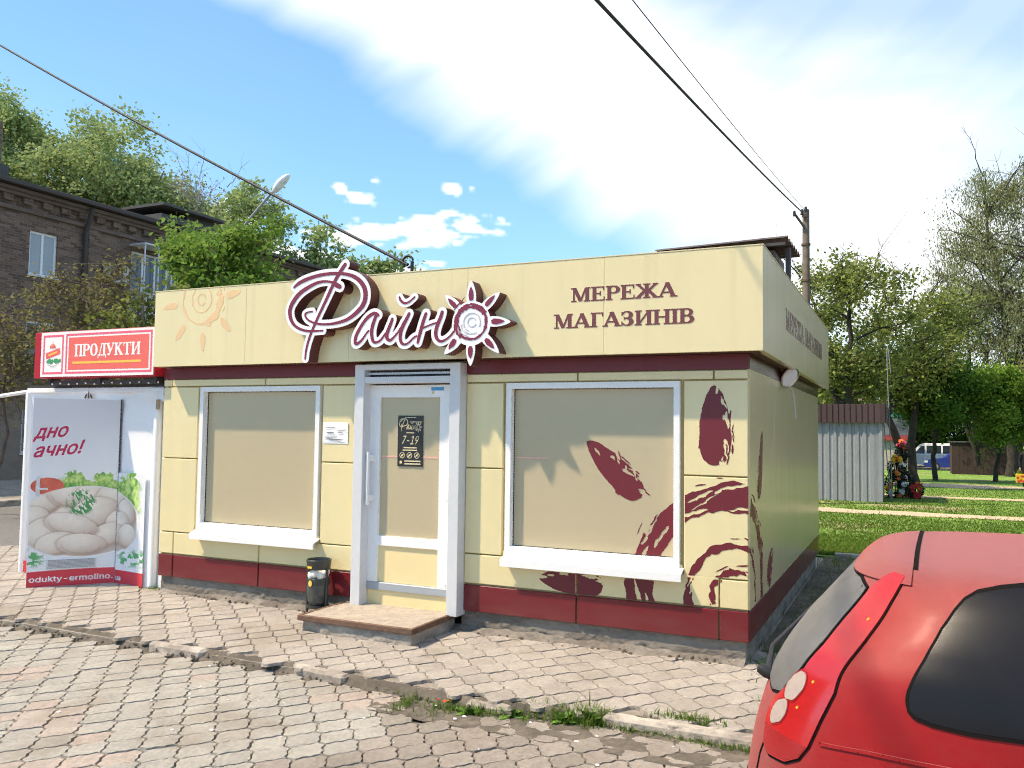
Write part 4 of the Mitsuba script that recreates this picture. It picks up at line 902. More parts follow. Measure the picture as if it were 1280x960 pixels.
def path_poly(yc, w, seed, x0=-8, x1=60):
    x = np.arange(x0, x1, .25); y = yc + 1.2 * (meshkit.fbm(np.c_[x * .09, x * 0, x * 0], 2, seed) - .5) + .35 * (meshkit.fbm(np.c_[x * .45, x * 0, x * 0], 3, seed + 1) - .5)
    ww = w * (.25 + 1.2 * meshkit.fbm(np.c_[x * .35, x * 0, x * 0], 4, seed + 2)); up = y + ww * .5 + .5 * (meshkit.fbm(np.c_[x * 1.3, x * 0, x * 0], 3, seed + 3) - .5); dn = y - ww * .5 + .5 * (meshkit.fbm(np.c_[x * 1.3, x * 0, x * 0], 3, seed + 4) - .5)
    v = np.vstack([np.c_[x, up, gz(up) + .004], np.c_[x, dn, gz(dn) + .004]]); n = len(x); i = np.arange(n - 1)
    return trimesh.Trimesh(v, np.vstack([np.stack([i + n, i + n + 1, i + 1], 1), np.stack([i + n, i + 1, i], 1)]), process=False), (x, dn, up)


bands = []
for yc, w, sd in [(15.3, 1.5, 3), (22.9, 2.3, 14), (33.0, 3.6, 25)]:
    m, bnd = path_poly(yc, w, sd); struct('path', m, 'path_dirt'); bands.append(bnd)
for k in range(3):
    a = (.10, .175, .026) if k == 0 else (.12, .20, .032) if k == 1 else (.155, .215, .045)
    scene['mat_blade_%d' % k] = {'type': 'principledthin', 'base_color': {'type': 'rgb', 'value': list(a)}, 'roughness': .6, 'diff_trans': .9, 'spec_trans': 0., 'eta': 1.3}


def blades(pts, h, w, rg, lean=.5):
    n = len(pts); a = rg.uniform(0, 2 * np.pi, n); d = np.c_[np.cos(a), np.sin(a), 0 * a]; s = np.c_[-np.sin(a), np.cos(a), 0 * a]; hh = h * rg.uniform(.5, 1.3, n)[:, None]; ww = w * rg.uniform(.6, 1.2, n)[:, None]
    L = rg.uniform(.1, lean, n)[:, None]; up = np.array([0, 0, 1.])
    v = np.stack([pts - s * ww, pts + s * ww, pts + up * hh * .6 + d * hh * L * .35 + s * ww * .7, pts + up * hh * .6 + d * hh * L * .35 - s * ww * .7, pts + up * hh + d * hh * L], 1).reshape(-1, 3)
    i = np.arange(n)[:, None] * 5; f = np.vstack([i + np.array([[0, 1, 2]]), i + np.array([[0, 2, 3]]), i + np.array([[3, 2, 4]])])
    return trimesh.Trimesh(v, f, process=False)


rg = np.random.default_rng(11); N = 90000
y = 6.05 + 26 * rg.random(N) ** 1.7; x = rg.uniform(-.2, 1, N) * (y - 1) * .62 + rg.uniform(-1.0, .6, N)
keep = (x > .15) | (y > 6.1); 
bare = meshkit.fbm(np.c_[x * .8, y * .8, 0 * x], 3, 44); keep &= (bare > .30) | (rg.random(N) > .6)
for bx_, dn, up_ in bands:
    inside = (y > np.interp(x, bx_, dn) + .05) & (y < np.interp(x, bx_, up_) - .05); keep &= ~(inside & (rg.random(N) > .06))
pts = np.c_[x, y, gz(y) - .004][keep]
kk = rg.integers(0, 3, len(pts))
for k in range(3):
    key = 'lawn_grass' if k == 0 else 'lawn_grass__%03d' % k
    scene[key] = mikit.ply(blades(pts[kk == k], .036, .010, rg, 1.8), 'mat_blade_%d' % k)
labels['lawn_grass'] = {'label': 'short bright grass blades of the lawn behind the shop', 'category': 'grass', 'kind': 'stuff'}

# weeds in the broken kerb and the gap in the pavers
wp = []
for cx, cy, sx, sy, n, h in [(-1.77, -1.63, .03, .10, 150, .06), (-1.95, -1.50, .04, .03, 70, .05), (-1.38, -1.60, .13, .035, 330, .06), (-1.10, -1.52, .12, .03, 300, .06), (-.80, -1.47, .07, .04, 260, .09), (-1.0, -1.42, .07, .03, 140, .08), (-.66, -1.44, .06, .05, 330, .10), (-.42, -1.46, .14, .03, 260, .05), (-.05, -1.46, .18, .03, 320, .045), (-.13, -1.30, .10, .03, 230, .055), (.2, -1.47, .15, .03, 200, .05), (.13, .10, .06, .08, 120, .06), (-5.80, .08, .05, .03, 90, .05), (-1.35, -1.44, .12, .02, 70, .04), (-4.6, -1.42, .25, .02, 50, .03), (-3.3, -1.42, .3, .02, 40, .03), (-5.7, -1.42, .25, .02, 60, .03), (.2, 2.2, .10, 1.2, 420, .05), (.55, 5.4, .35, .45, 900, .06), (.5, 3.4, .25, 1.0, 700, .05), (.15, .65, .1, .12, 200, .05), (-1.55, -1.73, .05, .05, 60, .04)]:
    q = rg.normal(0, 1, (n, 2)) * (sx, sy) + (cx, cy); wp.append((q, h))
allw = cat([blades(np.c_[q, np.where(q[:, 1] > -1.35, -.02, RZ - .02)], h, .0042, rg, .9) for q, h in wp])
obj('weeds', allw, 'blade_1', kind='stuff', label='tufts of green weeds growing along the broken kerb', cat='weeds')
M('leaf_weed', speck((.12, .24, .035), .25, 30, 9, .3), .5)
for cx, cy, R, n, lab in [(-.66, -1.43, 0.176, 22, 'broad leaved green weed growing beside the end of the kerb stone'), (-1.12, -1.54, 0.115, 16, 'small leafy weed in the gap between kerb and road pavers'), (-1.36, -1.60, 0.101, 14, 'low leafy weed at the edge of the bare dirt patch'), (-.80, -1.49, 0.115, 16, 'leafy weed left of the larger one at the kerb')]:
    wd = thing('weed_plant', lab, 'weed'); lv = []
    for k in range(n):
        a = k * 2.4 + rg.uniform(-.3, .3); L = R * rg.uniform(.6, 1.1); el = rg.uniform(.25, 1.1)
        t = np.linspace(0, 1, 7); w = .19 * L * np.sin(np.pi * np.clip(t * .9 + .08, 0, 1)); r = L * t; zz = RZ - .005 + r * math.sin(el) - .5 * L * t ** 2 * .6
        c = np.c_[cx + r * math.cos(el) * math.cos(a), cy + r * math.cos(el) * math.sin(a), np.maximum(zz, RZ + .004)]; s = np.array([-math.sin(a), math.cos(a), 0])
        v = np.vstack([c + s * w[:, None], c - s * w[:, None]]); i = np.arange(6); lv.append(trimesh.Trimesh(v, np.vstack([np.stack([i, i + 1, i + 8], 1), np.stack([i, i + 8, i + 7], 1)]), process=False))
    for m in lv: obj('leaf', m, 'leaf_weed', wd, True)
wr = thing('wrapper', 'crumpled red sweet wrapper lying on the dirt patch', 'litter')
obj('foil', grid(8, 6, lambda u, v: np.c_[-1.62 + .085 * u, -1.545 + .03 * v, RZ + .012 + .016 * meshkit.noise(np.c_[u * 3, v * 3, 0 * u], 5)]), 'red_plastic', wr, True); obj('stripe', grid(4, 3, lambda u, v: np.c_[-1.545 + .03 * u, -1.543 + .026 * v, RZ + .018 + .012 * meshkit.noise(np.c_[u * 2, v * 3, 0 * u], 6)]), 'sign_yellow', wr)
bt = []
for _ in range(26):
    X, Y = rg.uniform(-3.6, .2), rg.uniform(-2.9, -1.5); m = trimesh.creation.icosphere(0, rg.uniform(.004, .011)); m.vertices *= (1.4, 1, .5); m.apply_translation((X, Y, RZ + .004)); bt.append(m)
obj('paper_scraps', cat(bt), 'paper', kind='stuff', label='tiny white scraps scattered over the road pavers', cat='litter')

# ------------------------------------------------------------------ trees
def leaf_mat(name, a, b, trans=.35):
    c = lambda q: (lambda p, n, uv: mix(q[0], q[1], smoothstep(.3, .7, .6 * fbm(p.x * 1.1, p.y * 1.1, p.z * 1.1, 3) + .4 * cell_rand(p.x * 9, p.y * 9, p.z * 9))))
    scene['mat_' + name] = {'type': 'principledthin', 'base_color': mikit.proc(c((a, b))), 'roughness': .55, 'diff_trans': trans * 2, 'spec_trans': 0., 'eta': 1.35}
    return name


leaf_mat('leaf_poplar', (0.27, 0.36, 0.13), (0.4, 0.48, 0.21)); leaf_mat('leaf_green', (.16, .28, .05), (.27, .39, .09)); leaf_mat('leaf_olive', (0.17, 0.215, 0.05), (0.3, 0.34, 0.105)); leaf_mat('leaf_willow', (0.21, 0.235, 0.1), (0.32, 0.335, 0.16))
leaf_mat('leaf_maple', (0.075, 0.165, 0.028), (0.13, 0.245, 0.045)); leaf_mat('leaf_bright', (0.15, 0.26, 0.035), (0.24, 0.36, 0.065)); leaf_mat('leaf_dark', (0.09, 0.13, 0.035), (0.17, 0.21, 0.065)); leaf_mat('leaf_birch', (0.19, 0.185, 0.07), (0.27, 0.25, 0.105)); leaf_mat('leaf_bud', (.16, .14, .10), (.22, .19, .14))
M('bark_dark', speck((.055, .045, .038), .3, 6, 1, .3), .95); M('bark_grey', speck((.20, .18, .16), .25, 6, 1, .3), .95); M('bark_pale', speck((.42, .40, .36), .35, 5, 1.5, .3), .9); M('bark_twig', speck((.13, .10, .085), .3, 6, 1, .3), .95)


def branch(a, b, r0, r1, rg, wob=.08, n=7, lift=0., sides=6):
    a, b = np.array(a), np.array(b); t = np.linspace(0, 1, n)[:, None]; L = np.linalg.norm(b - a)
    p = a + (b - a) * t + np.array([0, 0, 1]) * (lift * L * 4 * t * (1 - t)); w = rg.normal(0, wob * L, (n, 3)); w[0] = w[-1] = 0
    for _ in range(1): w[1:-1] = (w[:-2] + w[1:-1] + w[2:]) / 3
    return p + w, r0 + (r1 - r0) * t[:, 0] ** .8


def tree(name, label, group, base, H, crown, leafm, bark, nl, leaf, seed, nclump=26, tr=.2, csize=.28, droop=0., twigs=5, lean=(0, 0), bare_top=0, forks=1, low=.0, flat=.0):
    """crown: (centre height, radius across, radius up); leaves sit in clumps round limb ends"""
    rg = np.random.default_rng(seed); k = thing(name, label, 'shrub' if 'bush' in name or 'shrub' in name else 'tree', group); base = np.array(base, float); cz, rx, rz = crown
    C_ = base + np.array([lean[0], lean[1], cz]); segs = []
    stems = []
    for s in range(forks):
        o = np.array([rg.normal(0, .25), rg.normal(0, .25), 0]) * (forks > 1) * tr * 2; top = C_ + np.array([rg.normal(0, .3 * rx), rg.normal(0, .3 * rx), rz * (.75 if forks == 1 else rg.uniform(.3, .8))])
        p, r = branch(base + o, top, tr * (1 if forks == 1 else .65), tr * .12, rg, .035, 14, 0); p[0, 2] -= .25; stems.append((p, r)); segs.append((p, r, 9))
    cl = []
    while len(cl) < nclump:
        d = rg.normal(0, 1, 3); d /= np.linalg.norm(d); q = d * rg.uniform(.45, 1.) ** .6
        if q[2] < -.8 + low: continue
        q *= 1 + .22 * (meshkit.fbm(np.array([d * 1.7]), 2, seed)[0] - .5) * 2
        cl.append(C_ + q * np.array([rx, rx, rz]))
    L = []; tips = []
    for c in cl:
        p, r = stems[rg.integers(len(stems))]; zz = c[2] - (.25 + .5 * rg.random()) * np.linalg.norm(c[:2] - C_[:2]) - .15 * rz
        i = int(np.clip(np.searchsorted(p[:, 2], zz), 2, len(p) - 2)); a = p[i]; ra = min(r[i] * .6, tr * .42)
        q, qr = branch(a, c, ra, .012 + tr * .02, rg, .05, 8, .06 - droop * .02); segs.append((q, qr, 6))
        for _ in range(twigs):
            j = rg.integers(3, 8); e = q[j] + rg.normal(0, 1, 3) * csize * rx * np.array([1, 1, .75]) * .8 + np.array([0, 0, -droop * rg.uniform(.3, 1.2)])
            w, wr_ = branch(q[j], e, max(qr[j] * .6, .010), .005, rg, .07, 5, .12 if droop else .03); segs.append((w, wr_, 4)); tips.append(w)
            for _ in range(2 + 2 * (leafm is None or bare_top > 0)):
                m = rg.integers(1, 4); e2 = w[m] + rg.normal(0, 1, 3) * csize * rx * .4 + np.array([0, 0, -droop * rg.uniform(.1, .8)]); w2, r2 = branch(w[m], e2, .008, .004, rg, .06, 4, .1 if droop else .0); segs.append((w2, r2, 3)); tips.append(w2)
    if bare_top:
        for _ in range(bare_top):
            d = np.array([rg.normal(0, .6) * rx, rg.normal(0, .4) * rx, rz * rg.uniform(.85, 1.25)]); a = C_ + d * .6; q, qr = branch(a, C_ + d, .035, .008, rg, .06, 8, 0); segs.append((q, qr, 4))
            for _ in range(6):
                j = rg.integers(2, 7); w, wr_ = branch(q[j], q[j] + rg.normal(0, 1, 3) * .5 + (0, 0, .35), .012, .005, rg, .07, 5, 0); segs.append((w, wr_, 3))
    obj('trunk', cat([tube(p, r, s, False) for p, r, s in segs]), bark, k, True)
    if nl:
        tp = np.concatenate([t[1:] for t in tips]); c0 = tp[rg.integers(len(tp), size=nl)] + rg.normal(0, 1, (nl, 3)) * csize * rx * .30 * np.array([1, 1, .8])
        if droop: c0[:, 2] -= droop * .25 * rg.random(nl)
        n_ = rg.normal(0, 1, (nl, 3)); n_[:, 2] = np.abs(n_[:, 2]) + .25; n_ /= np.linalg.norm(n_, axis=1, keepdims=True)
        a_ = np.cross(n_, rg.normal(0, 1, (nl, 3))); a_ /= np.linalg.norm(a_, axis=1, keepdims=True)
        if droop > .6: a_ = a_ * .5 + np.array([0, 0, -1.]); a_ /= np.linalg.norm(a_, axis=1, keepdims=True)
        b_ = np.cross(n_, a_); b_ /= np.linalg.norm(b_, axis=1, keepdims=True); s = leaf * rg.uniform(.55, 1.3, (nl, 1)); asp = .62 if droop < .6 else .30
        v = np.stack([c0 - a_ * s, c0 + b_ * s * asp - a_ * s * .15, c0 + a_ * s, c0 - b_ * s * asp - a_ * s * .15], 1).reshape(-1, 3); i = np.arange(nl)[:, None] * 4
        obj('crown', trimesh.Trimesh(v, np.vstack([i + np.array([[0, 1, 2]]), i + np.array([[0, 2, 3]])]), process=False), leafm, k)
    return k


GB = 'trees rising behind the brick building'
tree('poplar_tree', 'tall green poplar behind the chimney of the brick building', GB, (-44, 25.5, 0), 20, (14.6, 5.2, 5.4), 'leaf_poplar', 'bark_twig', 40000, .125, 1, 56, .35, .22, forks=3)
tree('poplar_tree', 'broad green poplar above the middle of the brick building roof', GB, (-40.5, 28, 0), 19, (14.0, 5.6, 5.0), 'leaf_poplar', 'bark_twig', 44000, .125, 2, 64, .35, .22, forks=3)
tree('poplar_tree', 'tall poplar at the far left edge of the photo behind the building', GB, (-50, 24.6, 0), 22, (17.0, 4.0, 5.6), 'leaf_poplar', 'bark_twig', 24000, .13, 3, 36, .3, .24, forks=2)
tree('poplar_tree', 'low right end of the poplars behind the dark roof hatch', GB, (-36.5, 29.5, 0), 15, (11.9, 3.2, 3.0), 'leaf_poplar', 'bark_twig', 11000, .12, 4, 26, .22, .25)
tree('bare_tree', 'pale leafless tree behind the brick building roof', None, (-34.6, 28.2, 0), 15.5, (12.6, 2.9, 3.4), 'leaf_bud', 'bark_pale', 1500, .07, 5, 26, .2, .30, twigs=6, bare_top=5)
tree('slim_poplar', 'slim green poplar behind the street lamp', None, (-27.9, 25.3, 0), 13.8, (10.4, 2.4, 3.4), 'leaf_poplar', 'bark_twig', 12000, .11, 6, 26, .2, .30)
tree('slim_poplar', 'small green tree above the roof left of the sign', None, (-25.6, 28.4, 0), 12.5, (10.0, 1.9, 2.7), 'leaf_poplar', 'bark_twig', 4600, .13, 7, 18, .18, .32)
tree('slim_poplar', 'low green treetop just left of the cable loop', None, (-24.3, 31.3, 0), 10.8, (8.9, 2.2, 1.9), 'leaf_poplar', 'bark_twig', 3200, .14, 8, 14, .18, .3)
tree('green_bush', 'dense green bushy tree above the left end of the fascia', None, (-11.9, 6.9, 0), 6.0, (4.35, 1.35, 1.75), 'leaf_green', 'bark_twig', 15000, .062, 9, 40, .10, .30, forks=2)
tree('green_bush', 'lower right dense green bush behind the shop fascia', None, (-11.4, 8.3, 0), 5.0, (3.7, 1.25, 1.35), 'leaf_green', 'bark_twig', 8000, .065, 10, 28, .10, .32, forks=2)
tree('green_bush', 'green bush behind the right half of the red kiosk sign', None, (-11.4, 4.9, 0), 4.3, (3.1, 1.05, 1.1), 'leaf_olive', 'bark_twig', 5200, .055, 18, 24, .08, .34, forks=2)
tree('young_birch', 'thin yellowish young birch in front of the brick wall', None, (-12.4, 4.55, 0), 4.9, (3.5, 1.05, 1.45), 'leaf_birch', 'bark_twig', 4600, .040, 11, 34, .04, .34, droop=.25)
tree('young_birch', 'second sparse young birch left of the first above the kiosk sign', None, (-14.7, 4.3, 0), 4.4, (3.0, 1.2, 1.2), 'leaf_birch', 'bark_twig', 3600, .042, 12, 26, .05, .36, droop=.2)
GR = 'trees along the far side of the lawn'
g = lambda y: float(gz(y))
tree('park_tree', 'dark limbed tree with olive leaves behind the grey hut', GR, (-.95, 29.3, g(29)), 9, (6.1, 3.2, 2.8), 'leaf_olive', 'bark_dark', 15000, .080, 21, 26, .36, .25, forks=2, bare_top=9, droop=.2)
tree('park_tree', 'olive green tree right of the hut with bare twigs at its top', GR, (1.0, 36.2, g(36)), 9.3, (6.2, 3.4, 2.9), 'leaf_olive', 'bark_dark', 16000, .085, 22, 28, .36, .25, forks=2, bare_top=9, droop=.2)
tree('park_tree', 'thin grey leaved tree with several leaning trunks', GR, (4.8, 53.0, g(53)), 13.0, (8.6, 4.4, 4.8), 'leaf_willow', 'bark_dark', 13000, .075, 23, 44, .24, .27, forks=4, bare_top=6, droop=.5)
tree('park_tree', 'tallest weeping tree at the right edge of the photo', GR, (6.9, 50.5, g(50)), 19.5, (13.0, 4.6, 6.4), 'leaf_willow', 'bark_dark', 46000, .095, 24, 64, .46, .24, forks=2, bare_top=5, droop=1.1)
tree('maple_tree', 'dark green maple in front of the white van', 'maples on the lawn', (2.2, 38.6, g(38)), 6.2, (4.2, 2.0, 2.0), 'leaf_maple', 'bark_dark', 17000, .095, 25, 40, .13, .3)
tree('maple_tree', 'bright yellow green maple in front of the dark brown shed', 'maples on the lawn', (4.75, 40.0, g(40)), 5.6, (3.65, 2.0, 1.85), 'leaf_bright', 'bark_dark', 16000, .095, 26, 36, .12, .3)
tree('far_shrub', 'yellowish shrub at the right edge below the weeping tree', None, (7.3, 41.5, g(41)), 5.6, (3.8, 2.0, 2.2), 'leaf_birch', 'bark_dark', 10000, .09, 27, 28, .1, .3)
GF = 'far dark trees closing the park'
for i, (x, y, h, rx, lab, lm) in enumerate([(-5.5, 55, 10.5, 4.2, 'far dark tree left of the utility pole behind the shop', 'leaf_olive'), (-.5, 64, 10.0, 4.6, 'far dark tree between the hut and the dark maple', 'leaf_dark'), (5.2, 66, 9.2, 4.4, 'far dark tree above the white van', 'leaf_maple'), (10.5, 62, 9.5, 4.4, 'far dark tree above the brown shed at the right', 'leaf_olive'), (16.5, 64, 10.5, 4.6, 'far dark tree just outside the right edge', 'leaf_dark'), (-9.5, 62, 10.0, 4.6, 'far dark tree hidden mostly by the shop fascia', 'leaf_dark')]):
    tree('far_tree', lab, GF, (x, y + 12, g(y + 12)), h, (h * .50, rx, h * .46), lm, 'bark_dark', 13000, .22, 60 + i, 46, .3, .26, forks=2)

for i, (x, y_) in enumerate([(9.5, 6.5), (11.5, 13.0), (10.5, 20.5), (13.5, 1.0), (14.5, 27.0), (15, 8.5)]):
    tree('park_tree', ['nearest leafy tree right of the shop outside the picture', 'leafy tree right of the grey hut outside the picture', 'leafy tree far right of the dirt paths outside the picture', 'leafy tree ahead of the parked red car outside the picture', 'farthest leafy tree right of the brown shed outside the picture', 'leafy tree in the second row right of the lawn outside the picture'][i], 'park trees outside the picture', (x, y_, g(y_)), 11, (6.2, 3.6, 4.4), 'leaf_olive', 'bark_dark', 9000, .22, 90 + i, 40, .28, .26, forks=2)

# ------------------------------------------------------------------ hut, stall, wreaths
M('sheet_grey', speck((.29, .30, .325), .05, 3, .8, .12), .45)
M('sheet_brown', speck((.075, .042, .042), .1, 5, .8, .15), .5)


def corr(p0, p1, z0, z1, pitch, amp, out, m=None):
    """trapezoid sheet standing between two plan points"""
    p0, p1 = np.array(p0), np.array(p1); L = np.linalg.norm(p1 - p0); d = (p1 - p0) / L; n = np.array([d[1], -d[0]]) * out; nb = int(L / pitch); P_ = []
    for k in range(nb): P_ += [((k) * pitch, 0), ((k + .30) * pitch, 0), ((k + .38) * pitch, amp), ((k + .92) * pitch, amp)]
    P_.append((L, 0)); P_ = np.array(P_); q = p0 + np.outer(P_[:, 0], d) + np.outer(P_[:, 1], n); k = len(q); v = np.vstack([np.c_[q, np.full(k, z0)], np.c_[q, np.full(k, z1)]]); i = np.arange(k - 1)
    return trimesh.Trimesh(v, np.vstack([np.stack([i, i + 1, i + 1 + k], 1), np.stack([i, i + 1 + k, i + k], 1)]), process=False)


hut = thing('metal_hut', 'grey corrugated metal hut with a brown sheet fascia on the lawn', 'hut')
hz = g(19); HXR, HYF, HYB, HXL = .34, 18.86, 21.6, -3.6
obj('wall_sheet', corr((HXL, HYF), (HXR, HYF), hz - .2, 2.02, .19, .03, 1), 'sheet_grey', hut); obj('wall_sheet', corr((HXR, HYF), (HXR, HYB), hz - .2, 2.02, .19, .03, 1), 'sheet_grey', hut)
obj('wall_core', bx(HXL, HXR - .01, HYF + .01, HYB, hz - .2, 2.02), 'sheet_grey', hut)
obj('fascia_sheet', corr((HXL - .1, HYF - .14), (HXR + .13, HYF - .14), 1.95, 2.46, .15, .025, 1), 'sheet_brown', hut); obj('fascia_sheet', corr((HXR + .13, HYF - .14), (HXR + .13, HYB + .1), 1.95, 2.46, .15, .025, 1), 'sheet_brown', hut)
obj('roof', bx(HXL - .1, HXR + .12, HYF - .13, HYB + .1, 2.40, 2.455), 'roof_dark', hut); obj('corner_trim', bx(HXR - .04, HXR + .05, HYF - .05, HYF + .04, hz - .2, 1.95), 'sheet_grey', hut)
obj('antenna_bracket', tube(spline([(HXR + .05, 19.6, 2.44), (HXR + .20, 19.6, 2.70), (HXR + .19, 19.6, 3.1), (HXR + .27, 19.6, 3.35)], 16), .014, 6), 'lamp_grey', hut, True)
M('teal', (.05, .22, .25), .5); M('poster_dark', speck((.12, .14, .17), .8, 1.3, 3, .6), .5); M('far_red', (.35, .05, .05), .6); M('far_wall', (.42, .38, .33), .8)
st = thing('market_stall', 'small teal topped market stall glimpsed between hut and maple', 'market stall')
sz = g(61); obj('wall', bx(-2.0, 1.35, 62, 66, sz - .2, 4.1), 'far_wall', st); obj('teal_sign', bx(-2.1, 1.5, 61.8, 61.98, 2.95, 3.4), 'teal', st); obj('poster', bx(-1.9, 1.3, 61.85, 61.98, 1.62, 2.92), 'poster_dark', st); obj('red_counter', bx(-2.0, 1.3, 61.7, 61.98, 1.25, 1.60), 'far_red', st); obj('roof', bx(-2.3, 1.6, 61.5, 66.3, 4.11, 4.3), 'tape_brown', st)
M('wreath_green', speck((.015, .03, .015), .4, 9, 3, .3), .7); M('wreath_black', (.012, .012, .014), .5)
FLC = {'pink': (.62, .06, .22), 'orange': (.75, .16, .03), 'yellow': (.85, .52, .02), 'red': (.60, .02, .03), 'white': (.8, .8, .8)}
for n_, c_ in FLC.items(): M('flower_' + n_, c_, .6)


def flower(c, r, rg):
    ms = []
    for k in range(3):
        n = 7; a = np.arange(n) * 2 * np.pi / n + k; d = rg.normal(0, 1, 3) * .3 + (.1, -1, .5); d /= np.linalg.norm(d); e = np.cross(d, (0, 0, 1)); e /= np.linalg.norm(e); h = np.cross(d, e); rr = r * (1 - .28 * k)
        v = np.vstack([[c + d * r * .25 * k], c + d * r * (.12 + .3 * k) + rr * (np.cos(a)[:, None] * e + np.sin(a)[:, None] * h) * rg.uniform(.75, 1.15, (n, 1))]); ms.append(trimesh.Trimesh(v, [[0, 1 + i, 1 + (i + 1) % n] for i in range(n)], process=False))
    return cat(ms)


for x, y, z0, z1, rr, cols, lab in [(.84, 22.3, .70, 1.46, .20, ['pink', 'orange', 'orange', 'pink'], 'tall grave wreath with pink and orange flowers beside the hut'), (.70, 21.9, .25, 1.02, .27, ['yellow', 'orange', 'yellow', 'white'], 'grave wreath with yellow flowers at its top'), (.98, 21.7, -.2, .55, .25, ['white', 'orange', 'white', 'red'], 'dark grave wreath with few white and orange flowers'), (1.20, 21.4, -.22, .28, .24, ['red', 'red', 'orange', 'red'], 'lowest grave wreath with red flowers'), (.66, 21.5, -.25, .60, .34, ['orange', 'white', 'yellow', 'orange'], 'dark leafy grave wreath leaning on the hut wall')]:
    rg = np.random.default_rng(int(x * 100)); wt = thing('grave_wreath', lab, 'wreath', 'artificial flower wreaths beside the hut'); cz = (z0 + z1) / 2; hh = (z1 - z0) / 2; n = 900
    a = rg.uniform(0, 2 * np.pi, n); q = np.c_[x + np.cos(a) * rr * rg.uniform(.35, 1.0, n), y + rg.normal(0, .07, n), cz + np.sin(a) * hh * rg.uniform(.45, 1.0, n)]
    d = rg.normal(0, 1, (n, 3)); d /= np.linalg.norm(d, axis=1, keepdims=True); e = np.cross(d, rg.normal(0, 1, (n, 3))); e /= np.linalg.norm(e, axis=1, keepdims=True); L = rg.uniform(.04, .10, (n, 1))
    v = np.stack([q, q + d * L * .5 + e * L * .22, q + d * L, q + d * L * .5 - e * L * .22], 1).reshape(-1, 3); i = np.arange(n)[:, None] * 4
    obj('foliage', trimesh.Trimesh(v, np.vstack([i + np.array([[0, 1, 2]]), i + np.array([[0, 2, 3]])]), process=False), 'wreath_green', wt)
    obj('stand', cat([tube([(x - rr * .6, y + .05, g(y) - .05), (x, y + .02, z1)], .02, 6), tube([(x + rr * .6, y + .05, g(y) - .05), (x, y + .02, z1)], .02, 6), tube([(x, y + .5, g(y) - .05), (x, y + .02, z1)], .02, 6)]), 'wreath_black', wt)
    top = cols[0] in ('pink', 'yellow')
    for k in range(11):
        b = rg.uniform(.2, 2.9) if top else rg.uniform(0, 6.28); c = np.array([x + math.cos(b) * rr * rg.uniform(.2, .85), y - .10, cz + math.sin(b) * hh * rg.uniform(.6, .98)])
        obj('flower', flower(c, rg.uniform(.055, .10), rg), 'flower_' + cols[k % 4], wt)

# ------------------------------------------------------------------ vehicles far off, shed, person
M('van_white', (.78, .79, .80), .3, clearcoat=.8); M('car_blue', (.015, .03, .22), .3, clearcoat=1.); M('tyre', (.02, .02, .022), .8); M('rim_grey', (.4, .41, .43), .4, .6); M('car_glass', (.02, .024, .03), .08, clearcoat=1., clearcoat_gloss=.98); M('lamp_clear', (.7, .72, .75), .2); M('shed_brown', speck((.050, .030, .024), .2, 3, .7, .25), .8)


def loft_car(prof_lower, prof_upper, W, k, body_m, ox, oy, oz, wheels, wr_, wins_, flip=False):
    """side profile polygons (x along, z up) turned into a body with tumblehome"""
    def solid(poly, w0, w1, zr):
        p = np.array(poly); ms = []
        m = ext(Polygon(p), 1.0); v = m.vertices.copy(); s = np.where(v[:, 2] > .5, 1, -1); wz = np.interp(v[:, 1], zr, (w0, w1)); return trimesh.Trimesh(np.c_[v[:, 0], s * wz, v[:, 1]], m.faces, process=False)
    parts = []
    b = cat([solid(prof_lower, W, W, (0, 1)), solid(prof_upper, W * .98, W * .80, (min(p[1] for p in prof_upper), max(p[1] for p in prof_upper)))])
    def place(m): m.apply_translation((ox, oy, oz)); return m
    obj('body', place(b), body_m, k)
    zlo, zhi = min(p[1] for p in prof_upper), max(p[1] for p in prof_upper)
    for wpoly in wins_:
        for s in (-1, 1):
            m = ext(Polygon(wpoly), .02); v = m.vertices; wz = np.interp(v[:, 1], (zlo, zhi), (W * .98, W * .80)); obj('window', place(trimesh.Trimesh(np.c_[v[:, 0], s * (wz - .008 + v[:, 2]), v[:, 1]], m.faces, process=False)), 'car_glass', k)
    for x in wheels:
        for s in (-1, 1):
            t = trimesh.creation.cylinder(wr_, .19, 28); t.apply_transform(trimesh.transformations.rotation_matrix(math.pi / 2, (1, 0, 0))); t.apply_translation((x, s * (W - .085), wr_)); w_ = obj('wheel', place(t), 'tyre', k)
            r_ = trimesh.creation.cylinder(wr_ * .6, .02, 20); r_.apply_transform(trimesh.transformations.rotation_matrix(math.pi / 2, (1, 0, 0))); r_.apply_translation((x, s * (W + .012), wr_)); obj('rim', place(r_), 'rim_grey', w_)


van = thing('white_van', 'white minibus parked beyond the lawn under the trees', 'van')
loft_car([(.0, .45), (.05, .95), (.9, 1.12), (5.2, 1.12), (5.25, .4), (5.1, .3), (.1, .3)], [(.75, 1.10), (1.55, 1.88), (1.9, 2.0), (5.0, 2.0), (5.2, 1.10)], .88, van, 'van_white', .35, 68.8, g(68.8), (.85, 4.3), .33, [[(1.10, 1.18), (1.62, 1.75), (1.85, 1.80), (1.85, 1.18)], [(1.98, 1.20), (1.98, 1.80), (3.0, 1.80), (3.0, 1.20)], [(3.12, 1.20), (3.12, 1.80), (4.15, 1.80), (4.15, 1.20)], [(4.27, 1.20), (4.27, 1.80), (5.0, 1.78), (5.06, 1.20)]])
obj('bumper', bx(.28, .42, 68.0, 69.6, g(68.8) + .3, g(68.8) + .5, .03), 'sheet_dark', van); obj('headlight', bx(.36, .52, 67.93, 67.98, g(68.8) + .72, g(68.8) + .92), 'lamp_clear', van)
bc = thing('blue_car', 'dark blue sedan parked in front of the white van', 'car')
